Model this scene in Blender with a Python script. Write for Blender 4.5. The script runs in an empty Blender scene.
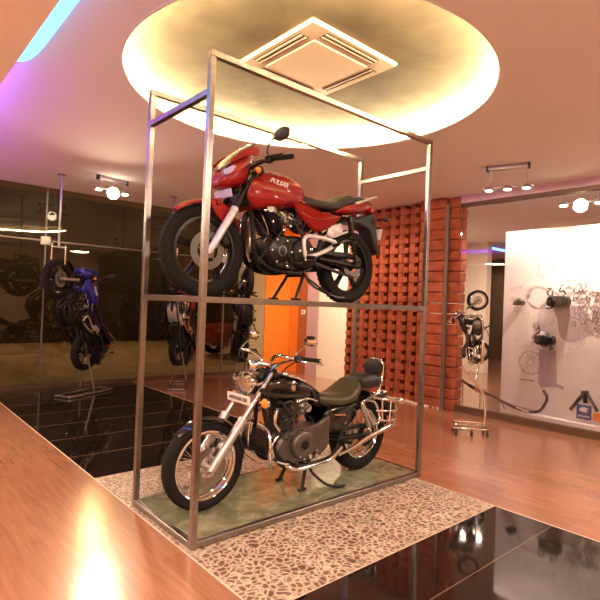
import bpy, bmesh, math, random
from mathutils import Vector, Matrix
random.seed(7)
PI = math.pi
SC = bpy.context.scene
COL = SC.collection
sin, cos = math.sin, math.cos

# ------------------------------------------------------------------ materials
MATS = {}
def nt(name):
    m = bpy.data.materials.new(name); m.use_nodes = True
    return m, m.node_tree, m.node_tree.nodes['Principled BSDF']
def mat(name, col, rough=0.5, metal=0.0, coat=0.0, emit=None, es=0.0, bump=0.0, bscale=40, vary=0.0, vscale=6, alpha=None, spec=None):
    m, t, b = nt(name)
    c = (*col, 1)
    b.inputs['Base Color'].default_value = c
    b.inputs['Roughness'].default_value = rough
    b.inputs['Metallic'].default_value = metal
    b.inputs['Coat Weight'].default_value = coat
    b.inputs['Coat Roughness'].default_value = 0.05
    if spec is not None: b.inputs['Specular IOR Level'].default_value = spec
    if emit:
        b.inputs['Emission Color'].default_value = (*emit, 1); b.inputs['Emission Strength'].default_value = es
    tc = t.nodes.new('ShaderNodeTexCoord')
    if vary or bump:
        n = t.nodes.new('ShaderNodeTexNoise'); n.inputs['Scale'].default_value = vscale; n.inputs['Detail'].default_value = 5
        t.links.new(tc.outputs['Object'], n.inputs['Vector'])
    if vary:
        r = t.nodes.new('ShaderNodeValToRGB')
        r.color_ramp.elements[0].position = .3; r.color_ramp.elements[1].position = .7
        r.color_ramp.elements[0].color = tuple(x*(1-vary) for x in col)+(1,)
        r.color_ramp.elements[1].color = tuple(min(1, x*(1+vary)) for x in col)+(1,)
        t.links.new(n.outputs['Fac'], r.inputs['Fac']); t.links.new(r.outputs['Color'], b.inputs['Base Color'])
    if bump:
        n2 = t.nodes.new('ShaderNodeTexNoise'); n2.inputs['Scale'].default_value = bscale
        t.links.new(tc.outputs['Object'], n2.inputs['Vector'])
        bp = t.nodes.new('ShaderNodeBump'); bp.inputs['Strength'].default_value = bump; bp.inputs['Distance'].default_value = .01
        t.links.new(n2.outputs['Fac'], bp.inputs['Height']); t.links.new(bp.outputs['Normal'], b.inputs['Normal'])
    MATS[name] = m
    return m
mat('steel', (.32,.29,.28), .30, 1.0, vary=.12, vscale=30)
mat('chrome', (.85,.83,.82), .09, 1.0)
mat('alloy', (.60,.58,.58), .38, .85)
mat('engine_grey', (.13,.115,.11), .36, .75)
mat('dark_steel', (.16,.15,.14), .35, .9)
mat('silver_paint', (.72,.70,.74), .35, .35, coat=.3)
mat('black_metal', (.010,.009,.010), .35, .4)
mat('black_plastic', (.012,.012,.013), .5)
mat('black_gloss', (.003,.003,.004), .16, 0, coat=.5)
mat('black_engine', (.012,.011,.012), .42, .5, bump=.3, bscale=60)
mat('rubber', (.010,.009,.009), .75, bump=.5, bscale=160, spec=.2)
mat('red_paint', (.28,.003,.005), .38, 0, coat=.5, spec=.25)
mat('blue_paint', (.02,.03,.42), .25, .2, coat=1)
mat('yellow_paint', (.55,.45,.05), .3, 0, coat=.6)
mat('dark_red_paint', (.25,.01,.01), .3, .1, coat=.6)
mat('seat_vinyl', (.014,.011,.010), .42, bump=.3, bscale=200)
mat('tan_seat', (.055,.047,.022), .35, bump=.2, bscale=200)
mat('smoke_visor', (.16,.13,.11), .12, 0, coat=1)
mat('lens_clear', (.55,.53,.55), .08, .85)
mat('lens_amber', (.95,.28,.03), .15, 0, coat=.6)
mat('lens_red', (.55,.02,.02), .15, 0, coat=.6)
mat('white_plate', (.85,.83,.82), .35)
mat('letter_dark', (.05,.03,.04), .5)
mat('letter_white', (.85,.8,.78), .4)
mat('number_lilac', (.55,.50,.85), .3)
mat('copper_tone', (.55,.28,.14), .35, .7)
mat('ac_white', (.62,.48,.37), .45)
mat('ac_dark', (.02,.015,.01), .6)
mat('ceiling_paint', (.84,.79,.80), .85, vary=.02, vscale=1.5)
mat('soffit_paint', (.92,.86,.92), .8)
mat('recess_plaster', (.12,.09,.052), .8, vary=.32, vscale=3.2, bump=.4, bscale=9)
mat('wall_warm', (.55,.36,.22), .7)
mat('wall_beige', (.36,.29,.17), .7)
mat('wall_orange', (.82,.24,.02), .6, vary=.05)
mat('wall_maroon', (.42,.12,.045), .6)
mat('wall_lilac', (.55,.36,.38), .6)
mat('wall_white', (.86,.78,.66), .6)
mat('lintel_lilac', (.66,.48,.56), .6)
mat('panel_white', (.74,.64,.65), .5)
mat('print_grey', (.16,.11,.13), .6)
mat('print_shade', (.42,.32,.37), .6)
mat('frame_brown', (.12,.07,.045), .4, .5)
mat('post_grey', (.22,.18,.16), .4, .6)
mat('pavement', (.36,.27,.16), .7, vary=.3, vscale=2)
mat('sign_blue', (.02,.05,.28), .4)
mat('sign_orange', (.8,.22,.02), .5)
mat('dark_door', (.02,.012,.008), .25)
mat('dark_building', (.022,.016,.010), .6)
mat('fixture_metal', (.38,.32,.36), .35, .7)
mat('chrome_pipe', (.12,.09,.08), .25, .9)
mat('gravel_white', (.75,.68,.55), .7, vary=.3, vscale=40)

def emis(name, col, s):
    m = bpy.data.materials.new(name); m.use_nodes = True; t = m.node_tree
    t.nodes.clear(); o = t.nodes.new('ShaderNodeOutputMaterial'); e = t.nodes.new('ShaderNodeEmission')
    e.inputs['Color'].default_value = (*col, 1); e.inputs['Strength'].default_value = s
    t.links.new(e.outputs[0], o.inputs[0]); MATS[name] = m
emis('led_warm', (1, .76, .42), 380)
emis('led_blue_glow', (.12, .42, 1), 4)
emis('led_violet', (.30, .05, 1), 80)
emis('bulb_warm', (1, .82, .55), 60)
emis('glare_warm', (1, .82, .55), 14)
emis('bulb_soft', (1, .85, .65), 6)
emis('sign_light', (.75, .95, 1), 3)

# wood laminate
def wood():
    m, t, b = nt('wood_laminate'); L = t.links; N = t.nodes
    tc = N.new('ShaderNodeTexCoord'); mp = N.new('ShaderNodeMapping')
    L.new(tc.outputs['Object'], mp.inputs['Vector'])
    mp.inputs['Rotation'].default_value = (0,0,PI/2)
    br = N.new('ShaderNodeTexBrick'); L.new(mp.outputs[0], br.inputs['Vector'])
    br.inputs['Scale'].default_value = 1; br.inputs['Brick Width'].default_value = 1.2; br.inputs['Row Height'].default_value = .19
    br.inputs['Mortar Size'].default_value = .0012; br.inputs['Mortar Smooth'].default_value = .2
    br.inputs['Color1'].default_value = (.32,.135,.072,1); br.inputs['Color2'].default_value = (.38,.172,.095,1)
    br.inputs['Mortar'].default_value = (.33,.14,.07,1)
    mp2 = N.new('ShaderNodeMapping'); mp2.inputs['Scale'].default_value = (14, 1.2, 1); L.new(tc.outputs['Object'], mp2.inputs['Vector'])
    nz = N.new('ShaderNodeTexNoise'); nz.inputs['Scale'].default_value = 2.5; nz.inputs['Detail'].default_value = 6; L.new(mp2.outputs[0], nz.inputs['Vector'])
    mx = N.new('ShaderNodeMixRGB'); mx.blend_type = 'OVERLAY'; mx.inputs['Fac'].default_value = .35
    L.new(br.outputs['Color'], mx.inputs['Color1']); L.new(nz.outputs['Fac'], mx.inputs['Color2'])
    L.new(mx.outputs[0], b.inputs['Base Color'])
    b.inputs['Roughness'].default_value = .24; b.inputs['Coat Weight'].default_value = .8; b.inputs['Coat Roughness'].default_value = .17
    MATS['wood'] = m
wood()
def tile(name, off, jc):
    m, t, b = nt(name); L = t.links; N = t.nodes
    tc = N.new('ShaderNodeTexCoord'); sp = N.new('ShaderNodeSeparateXYZ'); L.new(tc.outputs['Object'], sp.inputs[0])
    a = N.new('ShaderNodeMath'); a.operation = 'ADD'; a.inputs[1].default_value = off; L.new(sp.outputs['Y'], a.inputs[0])
    d = N.new('ShaderNodeMath'); d.operation = 'DIVIDE'; d.inputs[1].default_value = .62; L.new(a.outputs[0], d.inputs[0])
    f = N.new('ShaderNodeMath'); f.operation = 'FRACT'; L.new(d.outputs[0], f.inputs[0])
    lt = N.new('ShaderNodeMath'); lt.operation = 'LESS_THAN'; lt.inputs[1].default_value = .011; L.new(f.outputs[0], lt.inputs[0])
    mx = N.new('ShaderNodeMixRGB'); L.new(lt.outputs[0], mx.inputs['Fac'])
    nz = N.new('ShaderNodeTexNoise'); nz.inputs['Scale'].default_value = 30; L.new(tc.outputs['Object'], nz.inputs['Vector'])
    r = N.new('ShaderNodeValToRGB'); r.color_ramp.elements[0].color = (.006,.004,.004,1); r.color_ramp.elements[1].color = (.018,.011,.009,1)
    L.new(nz.outputs['Fac'], r.inputs['Fac']); L.new(r.outputs[0], mx.inputs['Color1'])
    mx.inputs['Color2'].default_value = (*jc,1)
    L.new(mx.outputs[0], b.inputs['Base Color']); b.inputs['Roughness'].default_value = .05; b.inputs['IOR'].default_value = 1.75
    MATS[name] = m
tile('tile_back', -1.43, (.34,.21,.13)); tile('tile_front', 1.12+.62*3, (.13,.08,.05))
def pebble():
    m, t, b = nt('pebble_mosaic'); L = t.links; N = t.nodes
    tc = N.new('ShaderNodeTexCoord')
    nz = N.new('ShaderNodeTexNoise'); nz.inputs['Scale'].default_value = 9; L.new(tc.outputs['Object'], nz.inputs['Vector'])
    mv = N.new('ShaderNodeMixRGB'); mv.inputs['Fac'].default_value = .085; L.new(tc.outputs['Object'], mv.inputs['Color1']); L.new(nz.outputs['Color'], mv.inputs['Color2'])
    vo = N.new('ShaderNodeTexVoronoi'); vo.feature = 'DISTANCE_TO_EDGE'; vo.inputs['Scale'].default_value = 28; L.new(mv.outputs[0], vo.inputs['Vector'])
    r = N.new('ShaderNodeValToRGB'); e = r.color_ramp.elements
    e[0].position = .03; e[0].color = (.66,.52,.40,1); e[1].position = .22; e[1].color = (.22,.125,.08,1)
    L.new(vo.outputs['Distance'], r.inputs['Fac'])
    v2 = N.new('ShaderNodeTexVoronoi'); v2.inputs['Scale'].default_value = 28; L.new(mv.outputs[0], v2.inputs['Vector'])
    mx = N.new('ShaderNodeMixRGB'); mx.blend_type = 'MULTIPLY'; mx.inputs['Fac'].default_value = .45; L.new(r.outputs[0], mx.inputs['Color1']); bw = N.new('ShaderNodeRGBToBW'); L.new(v2.outputs['Color'], bw.inputs[0]); L.new(bw.outputs[0], mx.inputs['Color2'])
    L.new(mx.outputs[0], b.inputs['Base Color']); b.inputs['Roughness'].default_value = .35
    bp = N.new('ShaderNodeBump'); bp.inputs['Strength'].default_value = .4; bp.inputs['Distance'].default_value = .004; bp.invert = True
    L.new(r.outputs[0], bp.inputs['Height']); L.new(bp.outputs[0], b.inputs['Normal'])
    MATS['pebble'] = m
pebble()
def marble():
    m, t, b = nt('green_marble'); L = t.links; N = t.nodes
    tc = N.new('ShaderNodeTexCoord'); nz = N.new('ShaderNodeTexNoise'); nz.inputs['Scale'].default_value = 5; nz.inputs['Detail'].default_value = 8; nz.inputs['Distortion'].default_value = 1.4
    L.new(tc.outputs['Object'], nz.inputs['Vector'])
    r = N.new('ShaderNodeValToRGB'); e = r.color_ramp.elements
    e[0].position = .30; e[0].color = (.11,.12,.07,1); e[1].position = .72; e[1].color = (.34,.33,.21,1)
    x = e.new(.5); x.color = (.19,.19,.115,1)
    L.new(nz.outputs['Fac'], r.inputs['Fac']); L.new(r.outputs[0], b.inputs['Base Color'])
    b.inputs['Roughness'].default_value = .05; b.inputs['IOR'].default_value = 1.9
    MATS['green_marble'] = m
marble()
def brick():
    m, t, b = nt('terracotta_brick'); L = t.links; N = t.nodes
    tc = N.new('ShaderNodeTexCoord'); nz = N.new('ShaderNodeTexNoise'); nz.inputs['Scale'].default_value = 7; nz.inputs['Detail'].default_value = 6
    L.new(tc.outputs['Object'], nz.inputs['Vector'])
    r = N.new('ShaderNodeValToRGB'); e = r.color_ramp.elements
    e[0].position = .3; e[0].color = (.24,.045,.018,1); e[1].position = .72; e[1].color = (.46,.11,.04,1)
    L.new(nz.outputs['Fac'], r.inputs['Fac']); L.new(r.outputs[0], b.inputs['Base Color']); b.inputs['Roughness'].default_value = .7
    bp = N.new('ShaderNodeBump'); bp.inputs['Strength'].default_value = .5; bp.inputs['Distance'].default_value = .01
    n2 = N.new('ShaderNodeTexNoise'); n2.inputs['Scale'].default_value = 60; L.new(tc.outputs['Object'], n2.inputs['Vector']); L.new(n2.outputs['Fac'], bp.inputs['Height']); L.new(bp.outputs[0], b.inputs['Normal'])
    MATS['brick'] = m
brick()
def glass(name, tint, refl, rough=0.0):
    m = bpy.data.materials.new(name); m.use_nodes = True; t = m.node_tree; t.nodes.clear(); N = t.nodes; L = t.links
    o = N.new('ShaderNodeOutputMaterial'); tr = N.new('ShaderNodeBsdfTransparent'); tr.inputs[0].default_value = (*tint, 1)
    g = N.new('ShaderNodeBsdfGlossy'); g.inputs['Roughness'].default_value = rough
    fr = N.new('ShaderNodeFresnel'); fr.inputs['IOR'].default_value = 1.5
    a = N.new('ShaderNodeMath'); a.operation = 'ADD'; a.inputs[1].default_value = refl; a.use_clamp = True; L.new(fr.outputs[0], a.inputs[0])
    mx = N.new('ShaderNodeMixShader'); L.new(a.outputs[0], mx.inputs[0]); L.new(tr.outputs[0], mx.inputs[1]); L.new(g.outputs[0], mx.inputs[2])
    L.new(mx.outputs[0], o.inputs[0]); MATS[name] = m
glass('glass_dark', (.62,.55,.45), .015)
glass('glass_clear', (.97,.96,.95), .0)
glass('glass_shelf', (.80,.88,.84), .04)

# ------------------------------------------------------------------ mesh helpers
class MB:
    def __init__(s): s.v = []; s.f = []; s.sm = []; s.mi = []; s.cur = 0
    def add(s, vs, fs, smooth=True):
        o = len(s.v); s.v += [tuple(v) for v in vs]
        for f in fs: s.f.append([i+o for i in f]); s.sm.append(smooth); s.mi.append(s.cur)
    def tube(s, pts, r, n=8, closed=False, smooth=True, square=False):
        P = [Vector(p) for p in pts]; m = len(P)
        R = [r]*m if not isinstance(r, (list, tuple)) else list(r)
        T = []
        for i in range(m):
            a = P[i-1] if (i > 0 or closed) else P[i]; b = P[(i+1) % m] if (i < m-1 or closed) else P[i]
            T.append((b-a).normalized())
        ref = Vector((0,0,1)) if abs(T[0].z) < .9 else Vector((0,1,0))
        N = (ref - T[0]*ref.dot(T[0])).normalized(); vs = []
        for i in range(m):
            N = (N - T[i]*N.dot(T[i])).normalized(); B = T[i].cross(N)
            for k in range(n):
                a = 2*PI*(k+.5)/n; vs.append(P[i] + (N*cos(a)+B*sin(a))*R[i])
        fs = []
        for i in range(m if closed else m-1):
            j = (i+1) % m
            for k in range(n): fs.append([i*n+k, i*n+(k+1) % n, j*n+(k+1) % n, j*n+k])
        if not closed: fs += [list(range(n))[::-1], [(m-1)*n+k for k in range(n)]]
        s.add(vs, fs, smooth); return s
    def lathe(s, c, ax, prof, n=24, smooth=True, closed=False, start=0, sweep=2*PI, cap=True):
        """prof: [(along axis, radius)]"""
        ax = Vector(ax).normalized(); c = Vector(c)
        ref = Vector((0,0,1)) if abs(ax.z) < .9 else Vector((1,0,0))
        N = (ref-ax*ref.dot(ax)).normalized(); B = ax.cross(N); m = len(prof); full = abs(sweep-2*PI) < 1e-6
        cnt = n if full else n+1; vs = []
        for a_, r_ in prof:
            for k in range(cnt):
                t = start+sweep*k/n; vs.append(c+ax*a_+(N*cos(t)+B*sin(t))*r_)
        fs = []
        for i in range(m if closed else m-1):
            j = (i+1) % m
            for k in range(n):
                k2 = (k+1) % cnt; fs.append([i*cnt+k, i*cnt+k2, j*cnt+k2, j*cnt+k])
        if not closed and full and cap:
            if prof[0][1] > 1e-5: fs.append(list(range(cnt))[::-1])
            if prof[-1][1] > 1e-5: fs.append([(m-1)*cnt+k for k in range(cnt)])
        s.add(vs, fs, smooth); return s
    def cyl(s, a, b, r, n=16, r2=None, bev=0):
        a, b = Vector(a), Vector(b); d = (b-a).length; r2 = r if r2 is None else r2
        s.lathe(a, b-a, [(0,r),(d,r2)] if not bev else [(0,r-bev),(bev,r),(d-bev,r2),(d,r2-bev)], n, smooth=n > 8 and bev == 0 or n > 8)
        return s
    def box(s, c, sz, rot=None, bev=0.0):
        x, y, z = sz[0]/2, sz[1]/2, sz[2]/2; c = Vector(c)
        M = Matrix.Rotation(0, 3, 'X') if rot is None else rot
        if bev <= 0:
            vs = [(-x,-y,-z),(x,-y,-z),(x,y,-z),(-x,y,-z),(-x,-y,z),(x,-y,z),(x,y,z),(-x,y,z)]
            fs = [[3,2,1,0],[4,5,6,7],[0,1,5,4],[1,2,6,5],[2,3,7,6],[3,0,4,7]]
        else:
            bev = min(bev, x*.9, y*.9, z*.9)
            def ring(zz, i):
                X, Y = x-i, y-i; q = bev if i == 0 else bev*.6
                return [(-X+q,-Y,zz),(X-q,-Y,zz),(X,-Y+q,zz),(X,Y-q,zz),(X-q,Y,zz),(-X+q,Y,zz),(-X,Y-q,zz),(-X,-Y+q,zz)]
            vs = ring(-z, bev)+ring(-z+bev, 0)+ring(z-bev, 0)+ring(z, bev)
            fs = [list(range(8))[::-1], list(range(24,32))]
            for i in range(3):
                for k in range(8): fs.append([i*8+k, i*8+(k+1) % 8, (i+1)*8+(k+1) % 8, (i+1)*8+k])
        s.add([c+M@Vector(v) for v in vs], fs, False); return s
    def prism(s, pts, y0, y1, bev=.006, ax='y', smooth=False):
        """closed outline in the XZ plane pushed from y0 to y1 with softened rims"""
        m = len(pts); A = sum(pts[i][0]*pts[(i+1) % m][1]-pts[(i+1) % m][0]*pts[i][1] for i in range(m))
        if A < 0: pts = pts[::-1]
        def inset(d):
            out = []
            for i in range(m):
                p, q, r = Vector(pts[i-1]), Vector(pts[i]), Vector(pts[(i+1) % m])
                a = (q-p).normalized(); b = (r-q).normalized()
                n = Vector((-a.y-b.y, a.x+b.x))
                n = n.normalized() if n.length > 1e-6 else Vector((-a.y, a.x))
                out.append((q.x+n.x*d, q.y+n.y*d))
            return out
        I = inset(bev); b = min(bev, abs(y1-y0)*.45)*(1 if y1 > y0 else -1)
        def P(u, w, y): return (u, y, w) if ax == 'y' else ((y, u, w) if ax == 'x' else (u, w, y))
        rings = [(I,y0),(pts,y0+b),(pts,y1-b),(I,y1)]
        vs = [P(u, w, y) for R, y in rings for u, w in R]; fs = [list(range(m)), [3*m+k for k in range(m)][::-1]]
        for i in range(3):
            for k in range(m): fs.append([i*m+k, (i+1)*m+k, (i+1)*m+(k+1) % m, i*m+(k+1) % m])
        s.add(vs, fs, smooth); return s
    def loft(s, secs, n=20, smooth=True):
        """secs: (x, y, zc, halfwidth, up, down, exponent, lean)"""
        vs = []
        for q in secs:
            x, y, z, w, up, dn = q[:6]; e = q[6] if len(q) > 6 else 2.3; ln = q[7] if len(q) > 7 else 0
            for k in range(n):
                a = 2*PI*k/n; c_, s_ = cos(a), sin(a)
                yy = w*math.copysign(abs(c_)**(2/e), c_); zz = (up if s_ > 0 else dn)*math.copysign(abs(s_)**(2/e), s_)
                vs.append((x+ln*zz, y+yy, z+zz))
        fs = []; m = len(secs)
        for i in range(m-1):
            for k in range(n): fs.append([i*n+k, i*n+(k+1) % n, (i+1)*n+(k+1) % n, (i+1)*n+k])
        fs += [list(range(n))[::-1], [(m-1)*n+k for k in range(n)]]
        s.add(vs, fs, smooth); return s
    def build(s, name, m, parent=None, sub=0):
        me = bpy.data.meshes.new(name); me.from_pydata(s.v, [], s.f)
        bm = bmesh.new(); bm.from_mesh(me); bmesh.ops.recalc_face_normals(bm, faces=bm.faces); bm.to_mesh(me); bm.free()
        me.polygons.foreach_set('use_smooth', s.sm); me.polygons.foreach_set('material_index', s.mi)
        for x in (m if isinstance(m, (list, tuple)) else [m]): me.materials.append(MATS[x])
        me.update(); o = bpy.data.objects.new(name, me); COL.objects.link(o)
        if parent: o.parent = parent
        if any(s.sm):
            try: me.set_sharp_from_angle(angle=math.radians(48))
            except Exception: pass
        if sub:
            md = o.modifiers.new('s', 'SUBSURF'); md.levels = sub; md.render_levels = sub
        return o
def cat(pts, k=5, closed=False):
    P = [Vector(p) for p in pts]; m = len(P); out = []
    for i in range(m if closed else m-1):
        a = P[i-1] if (i > 0 or closed) else P[i]*2-P[i+1]; b = P[i]; c = P[(i+1) % m]
        d = P[(i+2) % m] if (i+2 < m or closed) else c*2-b
        for j in range(k):
            t = j/k; out.append(.5*((2*b)+(c-a)*t+(2*a-5*b+4*c-d)*t*t+(3*b-a-3*c+d)*t**3))
    if not closed: out.append(P[-1])
    return out
def cat2(pts, k=4): return [(p.x, p.z) for p in cat([(a, 0, b) for a, b in pts], k, True)]
def empty(name, loc=(0,0,0), rz=0, label=None, cat_=None, group=None):
    o = bpy.data.objects.new(name, None); COL.objects.link(o); o.location = loc; o.rotation_euler = (0,0,rz); o.empty_display_size = .1
    if label: tag(o, label, cat_, group)
    return o
def tag(o, label, cat_, group=None):
    o['label'] = label; o['category'] = cat_
    if group: o['group'] = group
    return o
def struct(o): o['kind'] = 'structure'; return o
def sbox(name, lo, hi, m, parent=None, bev=0):
    c = [(a+b)/2 for a, b in zip(lo, hi)]; z = [b-a for a, b in zip(lo, hi)]
    o = MB().box(c, z, bev=bev).build(name, m, parent)
    return o if parent else struct(o)
def text(name, s, size, m, parent, M, depth=.001, shear=0):
    cu = bpy.data.curves.new(name, 'FONT'); cu.body = s; cu.size = size; cu.extrude = depth; cu.align_x = 'CENTER'; cu.align_y = 'CENTER'; cu.shear = shear; cu.resolution_u = 2; cu.offset = size*.012
    t = bpy.data.objects.new(name, cu); COL.objects.link(t); bpy.context.view_layer.update()
    me = bpy.data.meshes.new_from_object(t); COL.objects.unlink(t); bpy.data.objects.remove(t)
    me.materials.clear(); me.materials.append(MATS[m]); o = bpy.data.objects.new(name, me); COL.objects.link(o); o.parent = parent; o.matrix_local = M
    return o
def copy_tree(o, parent=None, swap=None):
    c = o.copy(); COL.objects.link(c)
    if parent: c.parent = parent
    if swap and c.type == 'MESH':
        for sl in c.material_slots:
            if sl.material and sl.material.name in swap:
                q = MATS[swap[sl.material.name]]; sl.link = 'OBJECT'; sl.material = q
    for ch in [x for x in ALLCH.get(o.name, [])]: copy_tree(ch, c, swap)
    return c
ALLCH = {}
def index_children():
    ALLCH.clear()
    for o in COL.objects:
        if o.parent: ALLCH.setdefault(o.parent.name, []).append(o)

def shift(root, d):
    for o in COL.objects:
        if o.parent == root:
            k = o.name.split('.')[0]
            if k in d: o.location = (d[k][0], 0, d[k][1])
# ------------------------------------------------------------------ wheels
def tyre_prof(R, w, rr):
    """closed tyre profile about its axle: R outer radius, w half width, rr rim radius"""
    h = R-rr
    return [(-w*.72, rr),(-w*.92, rr+h*.25),(-w, rr+h*.5),(-w*.90, rr+h*.78),(-w*.62, R-h*.07),(-w*.25, R),(w*.25, R),(w*.62, R-h*.07),(w*.90, rr+h*.78),(w, rr+h*.5),(w*.92, rr+h*.25),(w*.72, rr)]
def alloy_wheel(name, root, x, z, R, w, rr, m_rim, disc, n=5):
    b = MB(); b.lathe((x,0,z), (0,1,0), [(-w*.72,rr+.004),(-w*.76,rr-.014),(-w*.3,rr-.026),(w*.3,rr-.026),(w*.76,rr-.014),(w*.72,rr+.004)], 48, cap=False)
    b.lathe((x,0,z), (0,1,0), [(-w*.9,.018),(-w*.9,.04),(-w*.4,.055),(w*.4,.055),(w*.9,.04),(w*.9,.018)], 24)
    for k in range(n):
        a = 2*PI*k/n+.3; d = Vector((cos(a),0,sin(a))); t = Vector((-sin(a),0,cos(a)))
        for sg in (-1, 1):
            p = [Vector((x,0,z))+d*.045+t*.010*sg, Vector((x,0,z))+d*(rr*.6)+t*.010*sg, Vector((x,0,z))+d*(rr-.02)+t*.018*sg]
            b.tube(p, [.014,.012,.013], 6)
    rim = b.build(name, m_rim, root)
    tr = MB().lathe((x,0,z), (0,1,0), tyre_prof(R, w, rr), 56, closed=True)
    for k in range(44):
        a = 2*PI*k/44
        for sg in (-1, 1):
            c = Vector((x+cos(a)*(R-.003), sg*w*.42, z+sin(a)*(R-.003)))
            M = Matrix.Rotation(-a, 3, 'Y') @ Matrix.Rotation(sg*.5, 3, 'X')
            tr.box(c, (.008,w*.55,.010), M)
    tr.build('tyre', 'rubber', rim)
    if disc:
        d = MB(); d.lathe((x,disc,z), (0,1,0), [(-.002,.075),(-.002,.125),(.002,.125),(.002,.075)], 36, closed=True)
        d.lathe((x,disc,z), (0,1,0), [(-.004,.03),(-.004,.05),(.004,.05),(.004,.03)], 20, closed=True)
        for k in range(5):
            a = 2*PI*k/5; d.tube([(x+cos(a)*.045,disc,z+sin(a)*.045),(x+cos(a+.3)*.085,disc,z+sin(a+.3)*.085)], .006, 5)
        d.build('brake_disc', 'dark_steel', rim)
    return rim
def wire_wheel(name, root, x, z, R, w, rr, disc):
    b = MB(); b.lathe((x,0,z), (0,1,0), [(-w*.72,rr+.006),(-w*.80,rr-.006),(-w*.6,rr-.018),(-w*.25,rr-.024),(w*.25,rr-.024),(w*.6,rr-.018),(w*.80,rr-.006),(w*.72,rr+.006)], 56, cap=False)
    rim = b.build(name, 'chrome', root)
    MB().lathe((x,0,z), (0,1,0), tyre_prof(R, w, rr), 56, closed=True).build('tyre', 'rubber', rim)
    h = MB(); h.lathe((x,0,z), (0,1,0), [(-.06,.012),(-.06,.03),(-.045,.034),(-.04,.052),(-.03,.052),(-.026,.03),(.026,.03),(.03,.052),(.04,.052),(.045,.034),(.06,.03),(.06,.012)], 24)
    h.build('hub', 'alloy', rim)
    s_ = MB()
    for k in range(36):
        a = 2*PI*k/36; sg = 1 if k % 2 else -1; o = .28*(1 if (k//2) % 2 else -1)
        s_.tube([(x+cos(a+o)*.048,sg*.034,z+sin(a+o)*.048),(x+cos(a)*(rr-.018),sg*.008,z+sin(a)*(rr-.018))], .0022, 4)
    s_.build('spokes', 'chrome', rim)
    if disc:
        d = MB(); d.lathe((x,disc,z), (0,1,0), [(-.002,.07),(-.002,.125),(.002,.125),(.002,.07)], 36, closed=True)
        for k in range(5):
            a = 2*PI*k/5; d.tube([(x+cos(a)*.03,disc,z+sin(a)*.03),(x+cos(a+.3)*.08,disc,z+sin(a+.3)*.08)], .007, 5)
        d.build('brake_disc', 'steel', rim)
    return rim
def fender(x, z, r, w, a0, a1, n=14, wn=7, th=.004, droop=.35):
    b = MB(); vs = []; fs = []
    for i in range(n+1):
        a = math.radians(a0+(a1-a0)*i/n); e = min(1, .55+2.2*min(i, n-i)/n)
        for sgn in (0, 1):
            for k in range(wn):
                t = -1+2*k/(wn-1); rr = r+sgn*th-droop*w*abs(t)**2.5
                vs.append((x+cos(a)*rr, t*(w+sgn*th)*e, z+sin(a)*rr))
    S = 2*wn
    for i in range(n):
        for k in range(wn-1):
            fs.append([i*S+k, i*S+k+1, (i+1)*S+k+1, (i+1)*S+k]); fs.append([i*S+wn+k, (i+1)*S+wn+k, (i+1)*S+wn+k+1, i*S+wn+k+1])
        for k in (0, wn-1): fs.append([i*S+k, (i+1)*S+k, (i+1)*S+wn+k, i*S+wn+k])
    for i in (0, n):
        for k in range(wn-1): fs.append([i*S+k, i*S+wn+k, i*S+wn+k+1, i*S+k+1])
    b.add(vs, fs); return b
def indicator(root, c, d, r=.03, stalk=True, m='black_plastic', fwd=1):
    """lamp on a stalk: c stalk root, d stalk vector"""
    c = Vector(c); e = c+Vector(d); b = MB(); b.tube([c, e], .008, 6); b.lathe(e, (fwd,0,0), [(-.035,.008),(-.025,r*.7),(-.005,r),(.008,r)], 16)
    o = b.build('indicator', m, root)
    MB().lathe(e, (fwd,0,0), [(.006,r*.95),(.018,r*.85),(.028,r*.5),(.031,.001)], 16).build('indicator_lens', 'lens_amber', o)
    return o
def mirror(parent, base, p1, p2, hd, rx, rz, m='black_plastic'):
    b = MB(); b.tube(cat([base, p1, p2, hd]), .006, 6)
    h = Vector(hd)
    b.loft([(h.x-.012, h.y, h.z, rx*.5, rz*.5, rz*.5, 2.3),(h.x-.008, h.y, h.z, rx, rz, rz, 2.6),(h.x+.010, h.y, h.z, rx*.96, rz*.96, rz*.96, 2.6),(h.x+.024, h.y, h.z, rx*.55, rz*.55, rz*.55, 2.3)], 20)
    o = b.build('mirror', m, parent)
    MB().loft([(h.x-.0135, h.y, h.z, rx*.86, rz*.84, rz*.84, 2.6),(h.x-.0125, h.y, h.z, rx*.88, rz*.86, rz*.86, 2.6)], 20).build('mirror_glass', 'chrome', o)
    return o

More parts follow.
